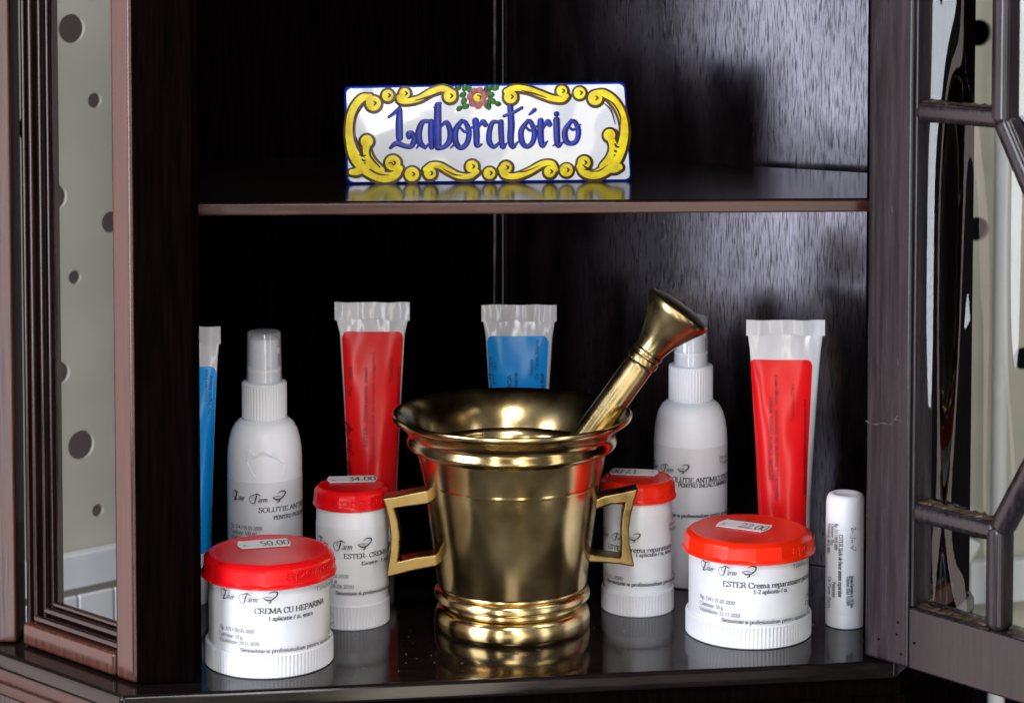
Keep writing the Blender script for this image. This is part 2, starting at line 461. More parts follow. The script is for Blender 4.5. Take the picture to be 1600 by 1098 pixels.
# ------------------------------------------------------------------ a small roman pen alphabet (cap 14, x-height 9)
G = {
 'A': (13, "-1,0 6.6,13.9;-6.4,13.9 12,0;=3.4,5 10,5"),
 'B': (11.5, "-2.5,0 2.5,14;~2.5,14 7,14 9.3,12 9,9 6.5,7.4 2.5,7.4;~2.5,7.4 8,7 10.4,4.5 9.5,1 6,0 2.5,0"),
 'C': (12.5, "~11.3,10 10,13 7,14 3.3,12.4 1.5,7 3.3,1.6 7,0 10,1 11.5,3.5;=11.4,9.7 11.4,13.6"),
 'D': (13.5, "-2.5,0 2.5,14;~2.5,14 8,14 12,10.5 12,3.5 8,0 2.5,0"),
 'E': (11.5, "-2.5,0 2.5,14;=2.5,13.6 10,13.6 10,10.8;=2.5,7.2 8,7.2;=2.5,.4 10.5,.4 10.5,3.5"),
 'F': (10.5, "-2.5,0 2.5,14;=2.5,13.6 9.8,13.6 9.8,10.8;=2.5,7.2 8,7.2"),
 'H': (14, "-2.5,0 2.5,14;-11.5,0 11.5,14;=2.5,7.2 11.5,7.2"),
 'I': (6, "-3,0 3,14"),
 'L': (11, "-2.5,0 2.5,14;=2.5,.4 10.3,.4 10.3,4"),
 'M': (16.5, "-2,0 2,14;=2.3,13.8 8,1;=8,1 13.7,13.8;-14.3,0 14.3,14"),
 'N': (14, "-2,0 2,14;=2,13.8 11.8,.2;-11.8,0 11.8,14"),
 'O': (14, "~7,14 2.8,12 1.3,7 2.8,2 7,0 11.2,2 12.7,7 11.2,12 7,14"),
 'P': (10.5, "-2.5,0 2.5,14;~2.5,14 7,14 9.6,11.8 9.4,8.6 7,6.6 2.5,6.6"),
 'R': (12.5, "-2.5,0 2.5,14;~2.5,14 7,14 9.4,12 9.2,9 7,7.2 2.5,7.2;=6.2,7.2 12,0.3"),
 'S': (10, "~8.6,11 7.6,13.3 5,14 2.4,12.8 1.8,10.3 4.5,8 7.5,6 8.6,3.5 7.2,.9 4.6,0 2.2,1 1.3,3.4;=8.7,10.6 8.7,13.6;=1.2,.4 1.2,3.6"),
 'T': (12, "-6,0 6,14;=1,10.6 1,13.6 11,13.6 11,10.6"),
 'U': (13.5, "=2.5,14 2.5,4;~2.5,4.2 3.4,1.2 6.6,0 10,1.2 11,4.2;=11,4 11,14;=1,14 4.4,14;=9.4,14 12.6,14"),
 'V': (13, "=1,14 6.5,.2;=6.5,.2 12,14;=0,14 3.4,14;=10,14 13,14"),
 'a': (8.8, "~1.6,7.2 3,8.9 5.2,8.8 6.3,7.4 6.3,5;=6.3,6.4 6.3,1.5;~6.3,1.6 6.8,.3 8.6,.6;~6.3,5.2 3.2,4.4 1.4,2.6 2.2,.5 4.2,.5 6.3,2.2"),
 'b': (9.6, "=2,14 2,.3;~2,6.4 4.4,8.9 7.4,8 8.5,4.6 7.2,1 4.6,0 2,1.4;=.6,14 2,14"),
 'c': (8, "~7.3,6.8 6.2,8.8 4,8.8 1.8,7 1.2,4.4 2.2,1.2 4.6,0 7.4,2"),
 'd': (9.8, "=7.6,14 7.6,0;~7.6,6.6 5.6,8.9 3,8.4 1.2,4.6 2.4,1 4.8,0 7.6,2;=6.2,14 7.6,14;=7.6,.3 9.2,.3"),
 'e': (8.4, "~1.4,5.2 7.4,5.2 6.6,8 4.4,9 2,7.6 1.2,4.4 2.3,1.2 4.8,0 7.6,2"),
 'f': (6.4, "-2.8,0 2.8,10;~2.8,10 3.4,13 5.4,14 7,12.6;=.8,8.8 5.8,8.8"),
 'g': (9, "~4.4,9 1.8,7.6 1.8,4.6 4.4,3.2 6.8,4.6 6.8,7.6 4.4,9;~2.8,3.4 1.8,1.4 6.6,.6 8,-1.6 6,-3.8 2.4,-3.6 1.2,-2 2.6,-.2;=6.4,8.4 8.8,8.8"),
 'h': (10, "-2,0 2,13.9;~2,6 4.2,8.8 6.8,8.4 7.6,6;-7.6,0 7.6,6.2;=.6,13.9 2,13.9"),
 'i': (5, "-2.5,0 2.5,8.9;=.9,8.8 2.5,8.8;=2.2,12.6 3,12.6 3,13.6 2.2,13.6"),
 'j': (5, "~3,9 3,0 2,-3.4 .2,-3.6;=2.6,12.6 3.4,12.6 3.4,13.6"),
 'k': (9.6, "-2,0 2,13.9;=7.6,8.8 2.4,4;=4,5.4 8.6,.2"),
 'l': (5, "-2.5,0 2.5,13.9;=.9,13.9 2.5,13.9"),
 'm': (15, "-2,0 2,8.9;~2,6 4,8.8 6.2,8.4 7,6;-7,0 7,6.2;~7,6 9,8.8 11.2,8.4 12.2,6;-12.2,0 12.2,6.2;=.6,8.8 2,8.8"),
 'n': (10, "-2,0 2,8.9;~2,6 4.2,8.8 6.8,8.4 7.6,6;-7.6,0 7.6,6.2;=.6,8.8 2,8.8"),
 'o': (9, "~4.5,9 2,7.6 1.1,4.5 2,1.4 4.5,0 7,1.4 7.9,4.5 7,7.6 4.5,9"),
 'p': (9.8, "-2,-4 2,8.9;~2,6.6 4.4,8.9 7.4,8 8.6,4.6 7.2,1 4.6,0 2,1.6;=.6,8.8 2,8.8"),
 'r': (7, "-2,0 2,8.9;~2,6 3.6,8.4 5.4,8.9 6.6,7.8;=.6,8.8 2,8.8"),
 's': (7.2, "~6,6.9 5,8.8 3.2,8.9 1.6,7.6 2,5.8 4.6,4.4 6.2,3 5.8,.8 3.8,0 2,.5 1.2,2.4"),
 't': (6, "~2.6,11.4 2.6,6 2.8,1.4 4,.1 5.8,1.2;=.8,8.8 5.4,8.8"),
 'u': (10, "~2,8.9 2,4 2.8,.8 5,.3 7.4,2.4;=7.4,8.9 7.4,.2;=.6,8.8 2,8.8;=7.4,.3 9,.3"),
 'v': (9, "=1,8.9 4.6,.2;=4.6,.2 8,8.9"),
 'x': (9, "=1,8.9 8,0;=8,8.9 1,0"),
 'z': (8, "=1,7 1,8.7 7,8.7 1,.4 7.2,.4 7.2,2.4"),
 '0': (9, "~4.5,13.6 2,11.6 1.2,7 2,2 4.5,0 7,2 7.8,7 7,11.6 4.5,13.6"),
 '1': (9, "-4.6,0 4.6,13.5;=2,11.6 4.6,13.5"),
 '2': (9, "~1.4,10.6 2.6,13.2 5,13.6 7,11.6 6.4,8 1.2,.8;=1.2,.6 7.4,.6 8,3"),
 '3': (9, "~1.6,11.6 4,13.6 6.6,12 6.4,9 3.6,7.4;~3.6,7.4 7,6 7.4,2.6 5,.2 1.4,.8"),
 '4': (9, "=5.8,0 5.8,13.5 1,4.4 8,4.4"),
 '5': (9, "=7.4,13.4 2.8,13.4 2.2,8;~2.2,8 5,8 7.4,6 7.2,2.4 4.6,.2 1.4,.8"),
 '6': (9, "~7,13.4 3.6,10.6 1.6,6.6 1.8,2 4.5,0 7,1.8 7.4,5 5.6,7.8 2.6,7 1.8,4.6"),
 '7': (9, "=1.2,11 1.2,13.3 7.8,13.3 4,0"),
 '8': (9, "~4.5,13.6 2,12 2.2,9.2 4.5,7.4 7.4,4.6 6.8,1 4.5,0 2,1 1.6,4.4 4.5,7.4 6.8,9.4 6.8,12 4.5,13.6"),
 '9': (9, "~7.4,9 5,5.6 2.2,6.6 1.4,9.6 2.6,13 5,13.6 7.2,11.6 7.4,8 5.6,2.6 2,0"),
 '.': (4.6, "=1.8,.2 2.8,.2 2.8,1.2 1.8,1.2"),
 ',': (4.6, "=2.4,1.4 2.6,.2 1.6,-2"),
 ':': (5, "=2,.3 3,.3 3,1.2;=2,7 3,7 3,8"),
 '-': (7, "=1,4.8 6,4.8"),
 '/': (7, "=.6,-.6 6.4,14"),
 '!': (5, "=2.5,14 2.5,4;=2.2,.3 3,.3 3,1.2"),
 ' ': (4.6, ""),
}
def text_width(s):
    return sum(G[c][0] for c in s)
def put_text(ink, s, x, y, sx, sy, bold=False, mono=0.0, slant=0.0, serif=True, dome=0.0, thin_f=1.0):
    """s at (x, y); sx, sy = metres per glyph unit"""
    thick, thin = (2.7, 1.0) if bold else (1.7, 0.85)
    thick *= thin_f
    thin *= thin_f
    if mono:
        thick = thin = mono
    nib = R(14)
    for c in s:
        wd, st = G[c]
        for stroke in [q for q in st.split(';') if q]:
            kind = stroke[0]
            pts = [tuple(float(a) for a in p.split(',')) for p in stroke[1:].split()]
            raw = pts
            pp = catmull(pts, 4) if kind == '~' else [Vector(p) for p in pts]
            segs = [pp] if kind == '~' else [[a, b] for a, b in zip(pp, pp[1:])]
            for sg in segs:
                ws = []
                for i in range(len(sg)):
                    t = sg[min(i + 1, len(sg) - 1)] - sg[max(i - 1, 0)]
                    ang = math.atan2(t.y, t.x)
                    ws.append((thin + (thick - thin) * abs(math.sin(ang - nib))) * (sx + sy) * 0.5)
                P = [Vector((x + (q.x + slant * q.y) * sx, y + q.y * sy)) for q in sg]
                if mono and dome:
                    ink.ribbon(P, ws, dome, caps=True)
                else:
                    ink.ribbon(P, ws, dome)
            if kind == '-' and serif and not mono:
                for q in (raw[0], raw[-1]):
                    if q[1] in (0.0, 14.0, -4.0):
                        yy = q[1] + (0.35 if q[1] <= 0 else -0.35)
                        hw = 2.5 if bold else 2.1
                        ink.ribbon([Vector((x + (q[0] - hw) * sx, y + yy * sy)), Vector((x + (q[0] + hw) * sx, y + yy * sy))], [thin * sy] * 2)
        x += wd * sx
    return x

def put_logo(ink, x0, y0, k):
    """script wordmark with bowl-and-snake mark; design 780 units wide, baseline 0; k metres per unit"""
    def s(pts, wds, n=6):
        pp = catmull([(x0 + p[0] * k, y0 + p[1] * k) for p in pts], n)
        m = len(pp)
        W = []
        for i in range(m):
            q = i / (m - 1) * (len(wds) - 1)
            a = int(min(q, len(wds) - 2))
            W.append((wds[a] + (wds[a + 1] - wds[a]) * (q - a)) * k * 0.78)
        ink.ribbon(pp, W)
    s([(95, 95), (45, 128), (10, 95), (12, 45), (40, 22), (60, 40)], [8, 8, 8, 9, 9, 8])
    s([(38, 118), (70, 104), (112, 112)], [10, 22, 10])
    s([(82, 100), (70, 50), (52, 8), (30, -8)], [14, 26, 22, 10])
    s([(30, -8), (62, -8), (104, 14)], [14, 20, 8])
    put_text(ink, 'ster', x0 + 104 * k, y0, 3.5 * k, 5.0 * k, slant=0.3, serif=False, bold=True, thin_f=0.75)
    s([(345, 90), (292, 66), (284, 10), (318, -34), (352, -20), (368, 40), (384, 92)], [8, 9, 9, 10, 14, 24, 12])
    s([(340, 84), (382, 100), (432, 78)], [8, 22, 10])
    s([(340, 84), (322, 50), (342, 30)], [7, 8, 7])
    put_text(ink, 'arm', x0 + 392 * k, y0 - 14 * k, 4.2 * k, 5.2 * k, slant=0.3, serif=False, bold=True, thin_f=0.75)
    s([(590, 46), (640, 14), (700, 20), (750, 56)], [10, 26, 22, 12])
    s([(590, 48), (650, 58), (700, 52)], [8, 12, 8])
    s([(655, 96), (705, 124), (762, 116), (758, 72), (712, 36)], [8, 18, 24, 22, 10])
    s([(672, 12), (686, -6), (654, -30)], [12, 22, 16])

# =================================================================== THE CABINET
u = Vector((math.cos(R(7.9)), math.sin(R(7.9))))
v = Vector((-u.y, u.x))
W0 = onz(213, 1071, 0).xy
wl = Vector((-0.742, 0.671))                      # left canted side
wr = (0.643 * u + 0.7666 * v)                     # right canted side
W1 = W0 + u * 0.028
_k = (1352 - 800) / F
_h = HC * SP
RH = W0 + u * ((_k * (W0.y * CP + _h) - W0.x) / (u.x - _k * u.y * CP))
F0 = onz(208, 1089, 0).xy
WE = W0 + wl * 0.0935                             # end of left cant
RE = RH + wr * 0.0935

cab = thing('display_cabinet', 'dark varnished wooden display cabinet with open glazed door and one shelf', 'cabinet', (0.0, 1.1, -0.16))

# base board with nosing, and plinth under it
ZS = 0.2232
R1 = onz(1350, 264, ZS).xy
bdir = Vector((math.cos(R(27)), -math.sin(R(27))))
_q = (785 - 800) / F * 1.0
K = R1 - bdir * ((R1.x - _q * R1.y) / (bdir.x - _q * bdir.y))
R2 = R1 + bdir * 0.045
nl = Vector((-0.671, -0.742))
nr = Vector((wr.y, -wr.x))
def off_foot(e):
    """cabinet front outline (left cant, front, right cant) pushed out by e"""
    def isect(p, d, q, s):
        den = d.x * s.y - d.y * s.x
        t = ((q - p).x * s.y - (q - p).y * s.x) / den
        return p + d * t
    fl = W0 - v * e
    a = isect(fl, u, W0 + nl * e, wl)
    b = isect(fl, u, RH + nr * e, wr)
    b = isect(fl, u, RH + nr * min(e, 0.001), wr)
    b = b + u * 0.022
    return [WE + nl * e + wl * 0.03, a, b, RE + nr * min(e, 0.001) + wr * 0.02 + u * 0.012]
back = [Vector((0.25, 1.36)), Vector((-0.200, 1.36)), W1 + v * 0.041 - u * 0.026, WE - nl * 0.018 + wl * 0.03]
prism('base_board', off_foot(0.014) + back, -0.009, 0.0, 'gloss', cab, bevel=0.0022, seg=3)
for nm, e, z0, z1, ml, bv in (('base_moulding', 0.009, -0.019, -0.0095, 'mahogany', 0.003), ('base_moulding', 0.005, -0.027, -0.0195, 'mahogany', 0.002), ('plinth', 0.0, -0.16, -0.0275, 'wood', 0.001)):
    ff_ = off_foot(e)
    prism(nm, [ff_[0], ff_[1], ff_[1] + v * 0.03, back[3]], z0, z1, ml, cab, bevel=bv, seg=3)
    prism(nm, [ff_[1] + u * 0.0006 + v * 0.0006, ff_[2], ff_[3], back[0], back[1], back[2] + u * 0.002], z0, z1, 'shaded', cab, bevel=bv * 0.5, seg=2)  # front run gets the darkened wood; its shade is painted in
# lower panel groove strips on the canted plinth face
for s0 in (0.050, 0.066):
    p = W0 + wl * s0
    prism('plinth_bead', [p + nl * 0.0005, p + nl * 0.0035, p + nl * 0.0035 + wl * 0.006, p + nl * 0.0005 + wl * 0.006], -0.15, -0.028, 'frame', cab, bevel=0.001)

TOP = 0.46
# front stile left of the opening
prism('front_stile', [W0, W1, W1 + v * 0.016, W0 + v * 0.016 + u * 0.006], 0.0004, TOP, 'shaded', cab, bevel=0.0012)
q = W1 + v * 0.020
prism('inner_stile', [q - u * 0.02, q + u * 0.0026, q + u * 0.0026 + v * 0.02, q - u * 0.02 + v * 0.02], 0.0004, TOP, 'shaded', cab, bevel=0.001)
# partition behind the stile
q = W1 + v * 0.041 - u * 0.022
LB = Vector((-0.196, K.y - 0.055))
prism('partition', [q - u * 0.004, q, LB + Vector((0.004, 0.0)), LB], 0.0004, TOP, 'shaded', cab)
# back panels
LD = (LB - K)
prism('back_panel', [K, LB, LB + Vector((0, 0.01)), K + Vector((0, 0.01))], 0.0004, TOP, 'shaded', cab)
prism('back_panel', [K + bdir * 0.0005, R2, R2 + Vector((0.004, 0.01)), K + Vector((0.001, 0.01))], 0.0004, TOP, 'veneer', cab, label='right back panel of open-grained veneer with a cool sheen')
# corner beads between the back panels
for px0, px1, pr in ((769.5, 776.5, 0.006), (788.5, 793, 0.0055)):
    dd = K.y - 0.0075
    a, b = xat(px0, dd, 0.2), xat(px1, dd, 0.2)
    prism('corner_bead', [(a, dd), (b, dd), (b, dd + 0.02), (a, dd + 0.02)], 0.0006, TOP, 'veneer', cab, bevel=0.0009, seg=3)
for px0 in (655, 671):
    dd = K.y - 0.020
    a = xat(px0, dd, 0.2)
    prism('panel_bead', [(a, dd), (a + 0.0012, dd), (a + 0.0012, dd + 0.03), (a, dd + 0.03)], 0.0006, TOP, 'shaded', cab, bevel=0.0005)
# right inner side between back panel and hinge
prism('right_side', [RH + v * 0.012 + u * 0.012, RH + v * 0.012 + u * 0.02, R2 + Vector((0.012, 0)), R2], 0.0004, TOP, 'shaded', cab)
prism('hinge_stile', [RH + u * 0.0045, RH + u * 0.016 + v * 0.004, RH + v * 0.02 + u * 0.02, RH + v * 0.02 + u * 0.0045], 0.0004, TOP, 'shaded', cab, bevel=0.001)
# upper shelf
sh0 = onz(316, 316, ZS).xy
sh1 = onz(1352, 310, ZS).xy
prism('shelf', [sh0 - (sh1 - sh0).normalized() * 0.03, sh1 + Vector((0.012, 0.0)), R2 + Vector((-0.02, -0.01)), K + Vector((0, -0.0075)), LB + Vector((0.006, -0.004))],
      ZS - 0.0068, ZS, 'shelfwood', cab, bevel=0.002, seg=3)
sd = (sh1 - sh0).normalized()
sn = Vector((sd.y, -sd.x))
sa = sh0 - sd * 0.02
prism('shelf_nosing', [sa + sn * 0.0022, sh1 + sn * 0.0022 + sd * 0.008, sh1 + sd * 0.008 - sn * 0.001 + sn * 0.0005, sa - sn * 0.0005], ZS - 0.0064, ZS - 0.0006, 'mahogany', cab, bevel=0.0009, seg=3)
# top board closes the cabinet above the picture
prism('top_board', off_foot(0.004) + back, TOP, TOP + 0.015, 'shaded', cab, bevel=0.002)

# canted glazed sides
def side_frame(P, wdir, n, mirror, vis):
    par = cab
    fr = None
    def strip(name, s0, s1, o0, o1, z0, z1, m, bevel, parent):
        f = [P + wdir * s0 + n * o0, P + wdir * s1 + n * o0, P + wdir * s1 + n * o1, P + wdir * s0 + n * o1]
        return prism(name, f, z0, z1, m, parent, bevel=bevel, seg=3)
    sf = strip('side_frame', 0.0008, 0.0158, 0.0, -0.012, 0.0004, TOP, 'frame', 0.0022, cab)
    # fluted jamb: beads of different widths
    fl = [(0.0665, 0.0700, -0.009, 'wood'), (0.0704, 0.0738, -0.0062, 'wood'), (0.0742, 0.0762, -0.0082, 'wood'), (0.0766, 0.0806, -0.0036, 'wood'), (0.0810, 0.0834, -0.0066, 'wood'), (0.0838, 0.0872, -0.0030, 'wood'), (0.0876, 0.0935, -0.0052, 'wood')]
    for a, b, o, m in fl:
        a, b = 0.0760 + (a - 0.0665) * 0.648, 0.0760 + (b - 0.0665) * 0.648
        strip('jamb_bead', a, b, o, -0.016, 0.0004, TOP, 'shaded' if mirror else m, min((b - a) * 0.42, 0.0016), sf)
    # bottom rail with stepped moulding
    strip('bottom_rail', 0.0162, 0.0893, 0.0002, -0.012, 0.0006, 0.0120, 'frame', 0.0020, sf)
    strip('rail_moulding', 0.0160, 0.0848, -0.0030, -0.012, 0.0122, 0.0160, 'wood', 0.0014, sf)
    strip('rail_moulding', 0.0160, 0.0810, -0.0062, -0.012, 0.0162, 0.0200, 'wood', 0.0014, sf)
    strip('rail_moulding', 0.0160, 0.0784, -0.0088, -0.012, 0.0202, 0.0226, 'wood', 0.0008, sf)
    g = strip('glass_pane', 0.0155, 0.0763, -0.0102, -0.0118, 0.0200, TOP - 0.02, 'glass', 0.0, sf)
    # outer post
    e = P + wdir * 0.0940
    sgn = -1 if not mirror else 1
    dirp = (Vector((-1.0, 0.03)) if not mirror else Vector((0.5, 0.86))).normalized()
    nn = Vector((dirp.y, -dirp.x)) if mirror else Vector((-dirp.y, dirp.x))
    if nn.y > 0:
        nn = -nn
    pl = 0.02 if mirror else 0.06
    prism('outer_post', [e, e + dirp * pl, e + dirp * pl - nn * 0.02, e - nn * 0.02], 0.0004, TOP, 'shaded' if mirror else 'frame', cab, bevel=0.0015, seg=3)
side_frame(W0, wl, nl, False, True)
side_frame(RH + u * 0.0125 + v * 0.004, wr, nr, True, False)

# ------------------------------------------------------------------ the open door
P0 = onz(1350, 1022, 0.0035).xy
dt = Vector((0.656, -0.755))
dn = Vector((-0.755, -0.656))                     # towards the room, the door's inner face
ZB, ZT, DW = 0.0032, 0.452, 0.300
THK = 0.018
door = None
def dstrip(name, quad, o0, o1, m, parent, bevel=0.0):
    """quad: (t, z) polygon on the door plane, from offset o0 (front) back to o1"""
    n = len(quad)
    vv = []
    for o in (o0, o1):
        for t, z in quad:
            p = P0 + dt * t + dn * o
            vv.append((p.x, p.y, z))
    f = [tuple(range(n)), tuple(range(n, 2 * n))[::-1]]
    f += [(i, (i + 1) % n, n + (i + 1) % n, n + i) for i in range(n)]
    return mk(name, vv, f, m, parent, bevel=bevel, seg=3)
def rect(t0, t1, z0, z1):
    return [(t0, z0), (t1, z0), (t1, z1), (t0, z1)]
door = dstrip('door', rect(0, 0.0265, ZB, ZT), 0, -THK, 'doorwood', cab, 0.0016)
door['label'] = 'open glazed door with octagonal glazing bars, worn dark wood'
dstrip('bottom_rail', rect(0.0268, DW - 0.0268, ZB, 0.0326), -0.0003, -THK, 'doorwood', door, 0.0012)
dstrip('top_rail', rect(0.0268, DW - 0.0268, ZT - 0.0326, ZT), -0.0003, -THK, 'doorwood', door, 0.0012)
dstrip('stile', rect(DW - 0.0265, DW, ZB, ZT), 0, -THK, 'doorwood', door, 0.0016)
dstrip('stile_fillet', rect(0.0267, 0.0285, 0.0330, ZT - 0.033), -0.0016, -0.0125, 'doorwood', door, 0.0006)
BO = -0.0008
def bar(t0, z0, t1, z1, wd=0.0092, o=BO):
    a, b = Vector((t0, z0)), Vector((t1, z1))
    d = (b - a).normalized()
    n = Vector((-d.y, d.x)) * wd / 2
    return dstrip('glazing_bar', [tuple(a + n), tuple(b + n), tuple(b - n), tuple(a - n)], o, -0.0125, 'doorwood', door, 0.0034)
ZL, ZU = 0.0782, 0.2690
TB = 0.0750
bar(0.0262, ZL, TB + 0.001, ZL, o=-0.0010)
bar(0.0262, ZU, TB + 0.001, ZU, o=-0.0010)
bar(TB, 0.0322, TB, ZL + 0.003, 0.0100, o=-0.0006)
bar(TB, ZU - 0.003, TB, ZT - 0.032, 0.0100, o=-0.0006)
XM = DW / 2
bar(TB, ZL, TB + 0.026, ZL + 0.047, 0.0098)
bar(TB, ZU, TB + 0.026, ZU - 0.047, 0.0098)
bar(TB + 0.026, ZL + 0.044, TB + 0.026, ZU - 0.044, 0.0098, o=-0.0011)
bar(DW - TB, 0.0322, DW - TB, ZL + 0.003, 0.0100, o=-0.0006)
bar(DW - TB, ZU - 0.003, DW - TB, ZT - 0.032, 0.0100, o=-0.0006)
bar(DW - TB, ZL, DW - TB - 0.026, ZL + 0.047, 0.0098)
bar(DW - TB, ZU, DW - TB - 0.026, ZU - 0.047, 0.0098)
bar(DW - TB - 0.026, ZL + 0.044, DW - TB - 0.026, ZU - 0.044, 0.0098, o=-0.0011)
bar(DW - TB - 0.001, ZL, DW - 0.0262, ZL, o=-0.0010)
bar(DW - TB - 0.001, ZU, DW - 0.0262, ZU, o=-0.0010)
# glass panes (cut at the bars)
GO0, GO1 = -0.0095, -0.0115
def pane(quad):
    return dstrip('glass_pane', quad, GO0, GO1, 'doorglass', door)
pane([(0.027, 0.0330), (TB - 0.001, 0.0330), (TB - 0.001, ZL - 0.001), (0.027, ZL - 0.001)])
pane([(0.027, ZL + 0.001), (TB - 0.001, ZL + 0.001), (TB + 0.0245, ZL + 0.047), (TB + 0.0245, ZU - 0.047), (TB - 0.001, ZU - 0.001), (0.027, ZU - 0.001)])
pane([(0.027, ZU + 0.001), (TB - 0.001, ZU + 0.001), (TB - 0.001, ZT - 0.033), (0.027, ZT - 0.033)])
pane([(TB + 0.001, 0.0330), (DW - TB - 0.001, 0.0330), (DW - TB - 0.001, ZL), (DW - TB - 0.0275, ZL + 0.046), (DW - TB - 0.0275, ZU - 0.046), (DW - TB - 0.001, ZU), (DW - TB - 0.001, ZT - 0.033), (TB + 0.001, ZT - 0.033), (TB + 0.001, ZU), (TB + 0.0275, ZU - 0.046), (TB + 0.0275, ZL + 0.046), (TB + 0.001, ZL)])
# crumbly putty along the bottom of each small pane
def putty(t0, t1, z, h):
    n = 26
    vv, f = [], []
    for i in range(n + 1):
        t = t0 + (t1 - t0) * i / n
        hh = h * rnd.uniform(0.35, 1.2)
        oo = -0.0042 + rnd.uniform(-0.0008, 0.0008)
        for o, zz in ((oo, z), (oo - 0.0006, z + hh * 0.5), (-0.0088, z + hh), (-0.0088, z)):
            p = P0 + dt * t + dn * o
            vv.append((p.x, p.y, zz))
    for i in range(n):
        for j in range(4):
            f.append((i * 4 + j, i * 4 + (j + 1) % 4, (i + 1) * 4 + (j + 1) % 4, (i + 1) * 4 + j))
    mk('putty', vv, f, 'putty', door)
putty(0.0285, TB - 0.005, 0.0327, 0.0014)
putty(0.0285, TB - 0.004, ZL + 0.0047, 0.0016)
putty(0.0285, TB - 0.005, ZU + 0.0047, 0.0012)
putty(TB + 0.006, DW - TB - 0.006, 0.0327, 0.0014)
# nail holes and scratches on the inner face
ink = Ink()
for px, py in ((1373, 998), (1401, 990), (1403, 972), (1428, 1004), (1408, 1021)):
    r_ = ray(px, py)
    den = r_.x * dn.x + r_.y * dn.y
    k_ = ((P0.x * dn.x + P0.y * dn.y)) / den
    pp = CAM + r_ * k_
    ink.disc(((pp.xy - P0).dot(dt), pp.z), 0.0006)
def door_tz(px, py):
    r_ = ray(px, py)
    k_ = (P0.x * dn.x + P0.y * dn.y) / (r_.x * dn.x + r_.y * dn.y)
    pp = CAM + r_ * k_
    return (pp.xy - P0).dot(dt), pp.z
sk = Ink()
for pts in (((1353, 657), (1366, 662), (1380, 661), (1392, 662), (1399, 655), (1409, 658)), ((1398, 655), (1404, 648)), ((1394, 322), (1395, 332)), ((1403, 560), (1404, 570))):
    pp = catmull([door_tz(*p) for p in pts], 5)
    sk.ribbon(pp, [0.00035 + 0.00025 * math.sin(i * 1.3) for i in range(len(pp))])
sk.build('scratch', lambda a, b, h: (*(P0 + dt * a + dn * (0.0002 + h)), b), 'worn', door)
ink.build('nail_hole', lambda a, b, h: (*(P0 + dt * a + dn * (0.00025 + h)), b), 'hole_dark', door)

# =================================================================== THE BOARDS BEHIND
def plate(name, P, d, n, L, z0, z1, th, holes, m, parent=None, seg=28):
    """board with round holes; P origin, d along, n facing; holes = (s, z, r)"""
    bm = bmesh.new()
    loops = []
    def pos(s, z, o):
        q = P + d * s + n * o
        return Vector((q.x, q.y, z))
    for o in (0.0, -th):
        outer = [bm.verts.new(pos(*q, o)) for q in ((0, z0), (L, z0), (L, z1), (0, z1))]
        lp = [outer]
        for s, z, r in holes:
            lp.append([bm.verts.new(pos(s + r * math.cos(2 * math.pi * i / seg), z + r * math.sin(2 * math.pi * i / seg), o)) for i in range(seg)])
        es = []
        for lo in lp:
            es += [bm.edges.new((lo[i], lo[(i + 1) % len(lo)])) for i in range(len(lo))]
        bmesh.ops.triangle_fill(bm, edges=es, use_beauty=True, use_dissolve=False)
        loops.append(lp)
    for a, b in zip(*loops):
        for i in range(len(a)):
            j = (i + 1) % len(a)
            bm.faces.new((a[i], a[j], b[j], b[i]))
    bmesh.ops.recalc_face_normals(bm, faces=bm.faces)
    me = bpy.data.meshes.new(name)
    bm.to_mesh(me)
    bm.free()
    me.materials.append(M[m])
    o = bpy.data.objects.new(name, me)
    col.objects.link(o)
    ORG[o.name] = Vector((0, 0, 0))
    if parent:
        o.parent = parent
    return o
# left: the canted pane's reflection, built as real boards behind it
BD = Vector((math.cos(R(40)), math.sin(R(40))))
BN = Vector((BD.y, -BD.x))
BP = Vector((xat(85, 1.42), 1.42))
def on_board(px, py, P=BP, n=BN, d=BD):
    r_ = ray(px, py)
    k_ = (P.x * n.x + P.y * n.y) / (r_.x * n.x + r_.y * n.y)
    pp = CAM + r_ * k_
    return (pp.xy - P).dot(d), pp.z, k_ / F
def holes_for(lst, P, n, d):
    out = []
    for px, py, r in lst:
        s, z, k_ = on_board(px, py, P, n, d)
        out.append((s, z, r * k_))
    return out
hl = holes_for([(112, 45, 23), (148, 157, 12), (86, 308, 21), (174, 347, 17), (117, 433, 11), (93, 583, 18), (127, 695, 23), (153, 797, 10), (205, 120, 20), (200, 560, 16), (45, 200, 20), (50, 470, 15)], BP, BN, BD)
o = plate('reflected_panel_left', BP - BD * 0.12, BD, BN, 0.24, -0.30, 0.60, 0.0028, [(s + 0.12, z, r) for s, z, r in hl], 'board')
o['kind'] = 'structure'
Z_SK = on_board(85, 865)[1]
o = prism('hole_shade_left', [BP - BD * 0.14 - BN * 0.016, BP + BD * 0.14 - BN * 0.016, BP + BD * 0.14 - BN * 0.02, BP - BD * 0.14 - BN * 0.02], -0.30, 0.60, 'hole_dark')  # black sheet behind the holes, standing in for their shade
o['kind'] = 'structure'
o = prism('reflected_skirting_left', [BP - BD * 0.12 + BN * 0.0004, BP + BD * 0.12 + BN * 0.0004, BP + BD * 0.12 + BN * 0.010, BP - BD * 0.12 + BN * 0.010], Z_SK - 0.022, Z_SK, 'skirt', bevel=0.0015)
o['kind'] = 'structure'
fl = prism('reflected_ledge', [BP - BD * 0.12 + BN * 0.0004, BP + BD * 0.12 + BN * 0.0004, BP + BD * 0.12 + BN * 0.012, BP - BD * 0.12 + BN * 0.012], -0.30, -0.16, 'skirt')
fl['kind'] = 'structure'
s = -0.12
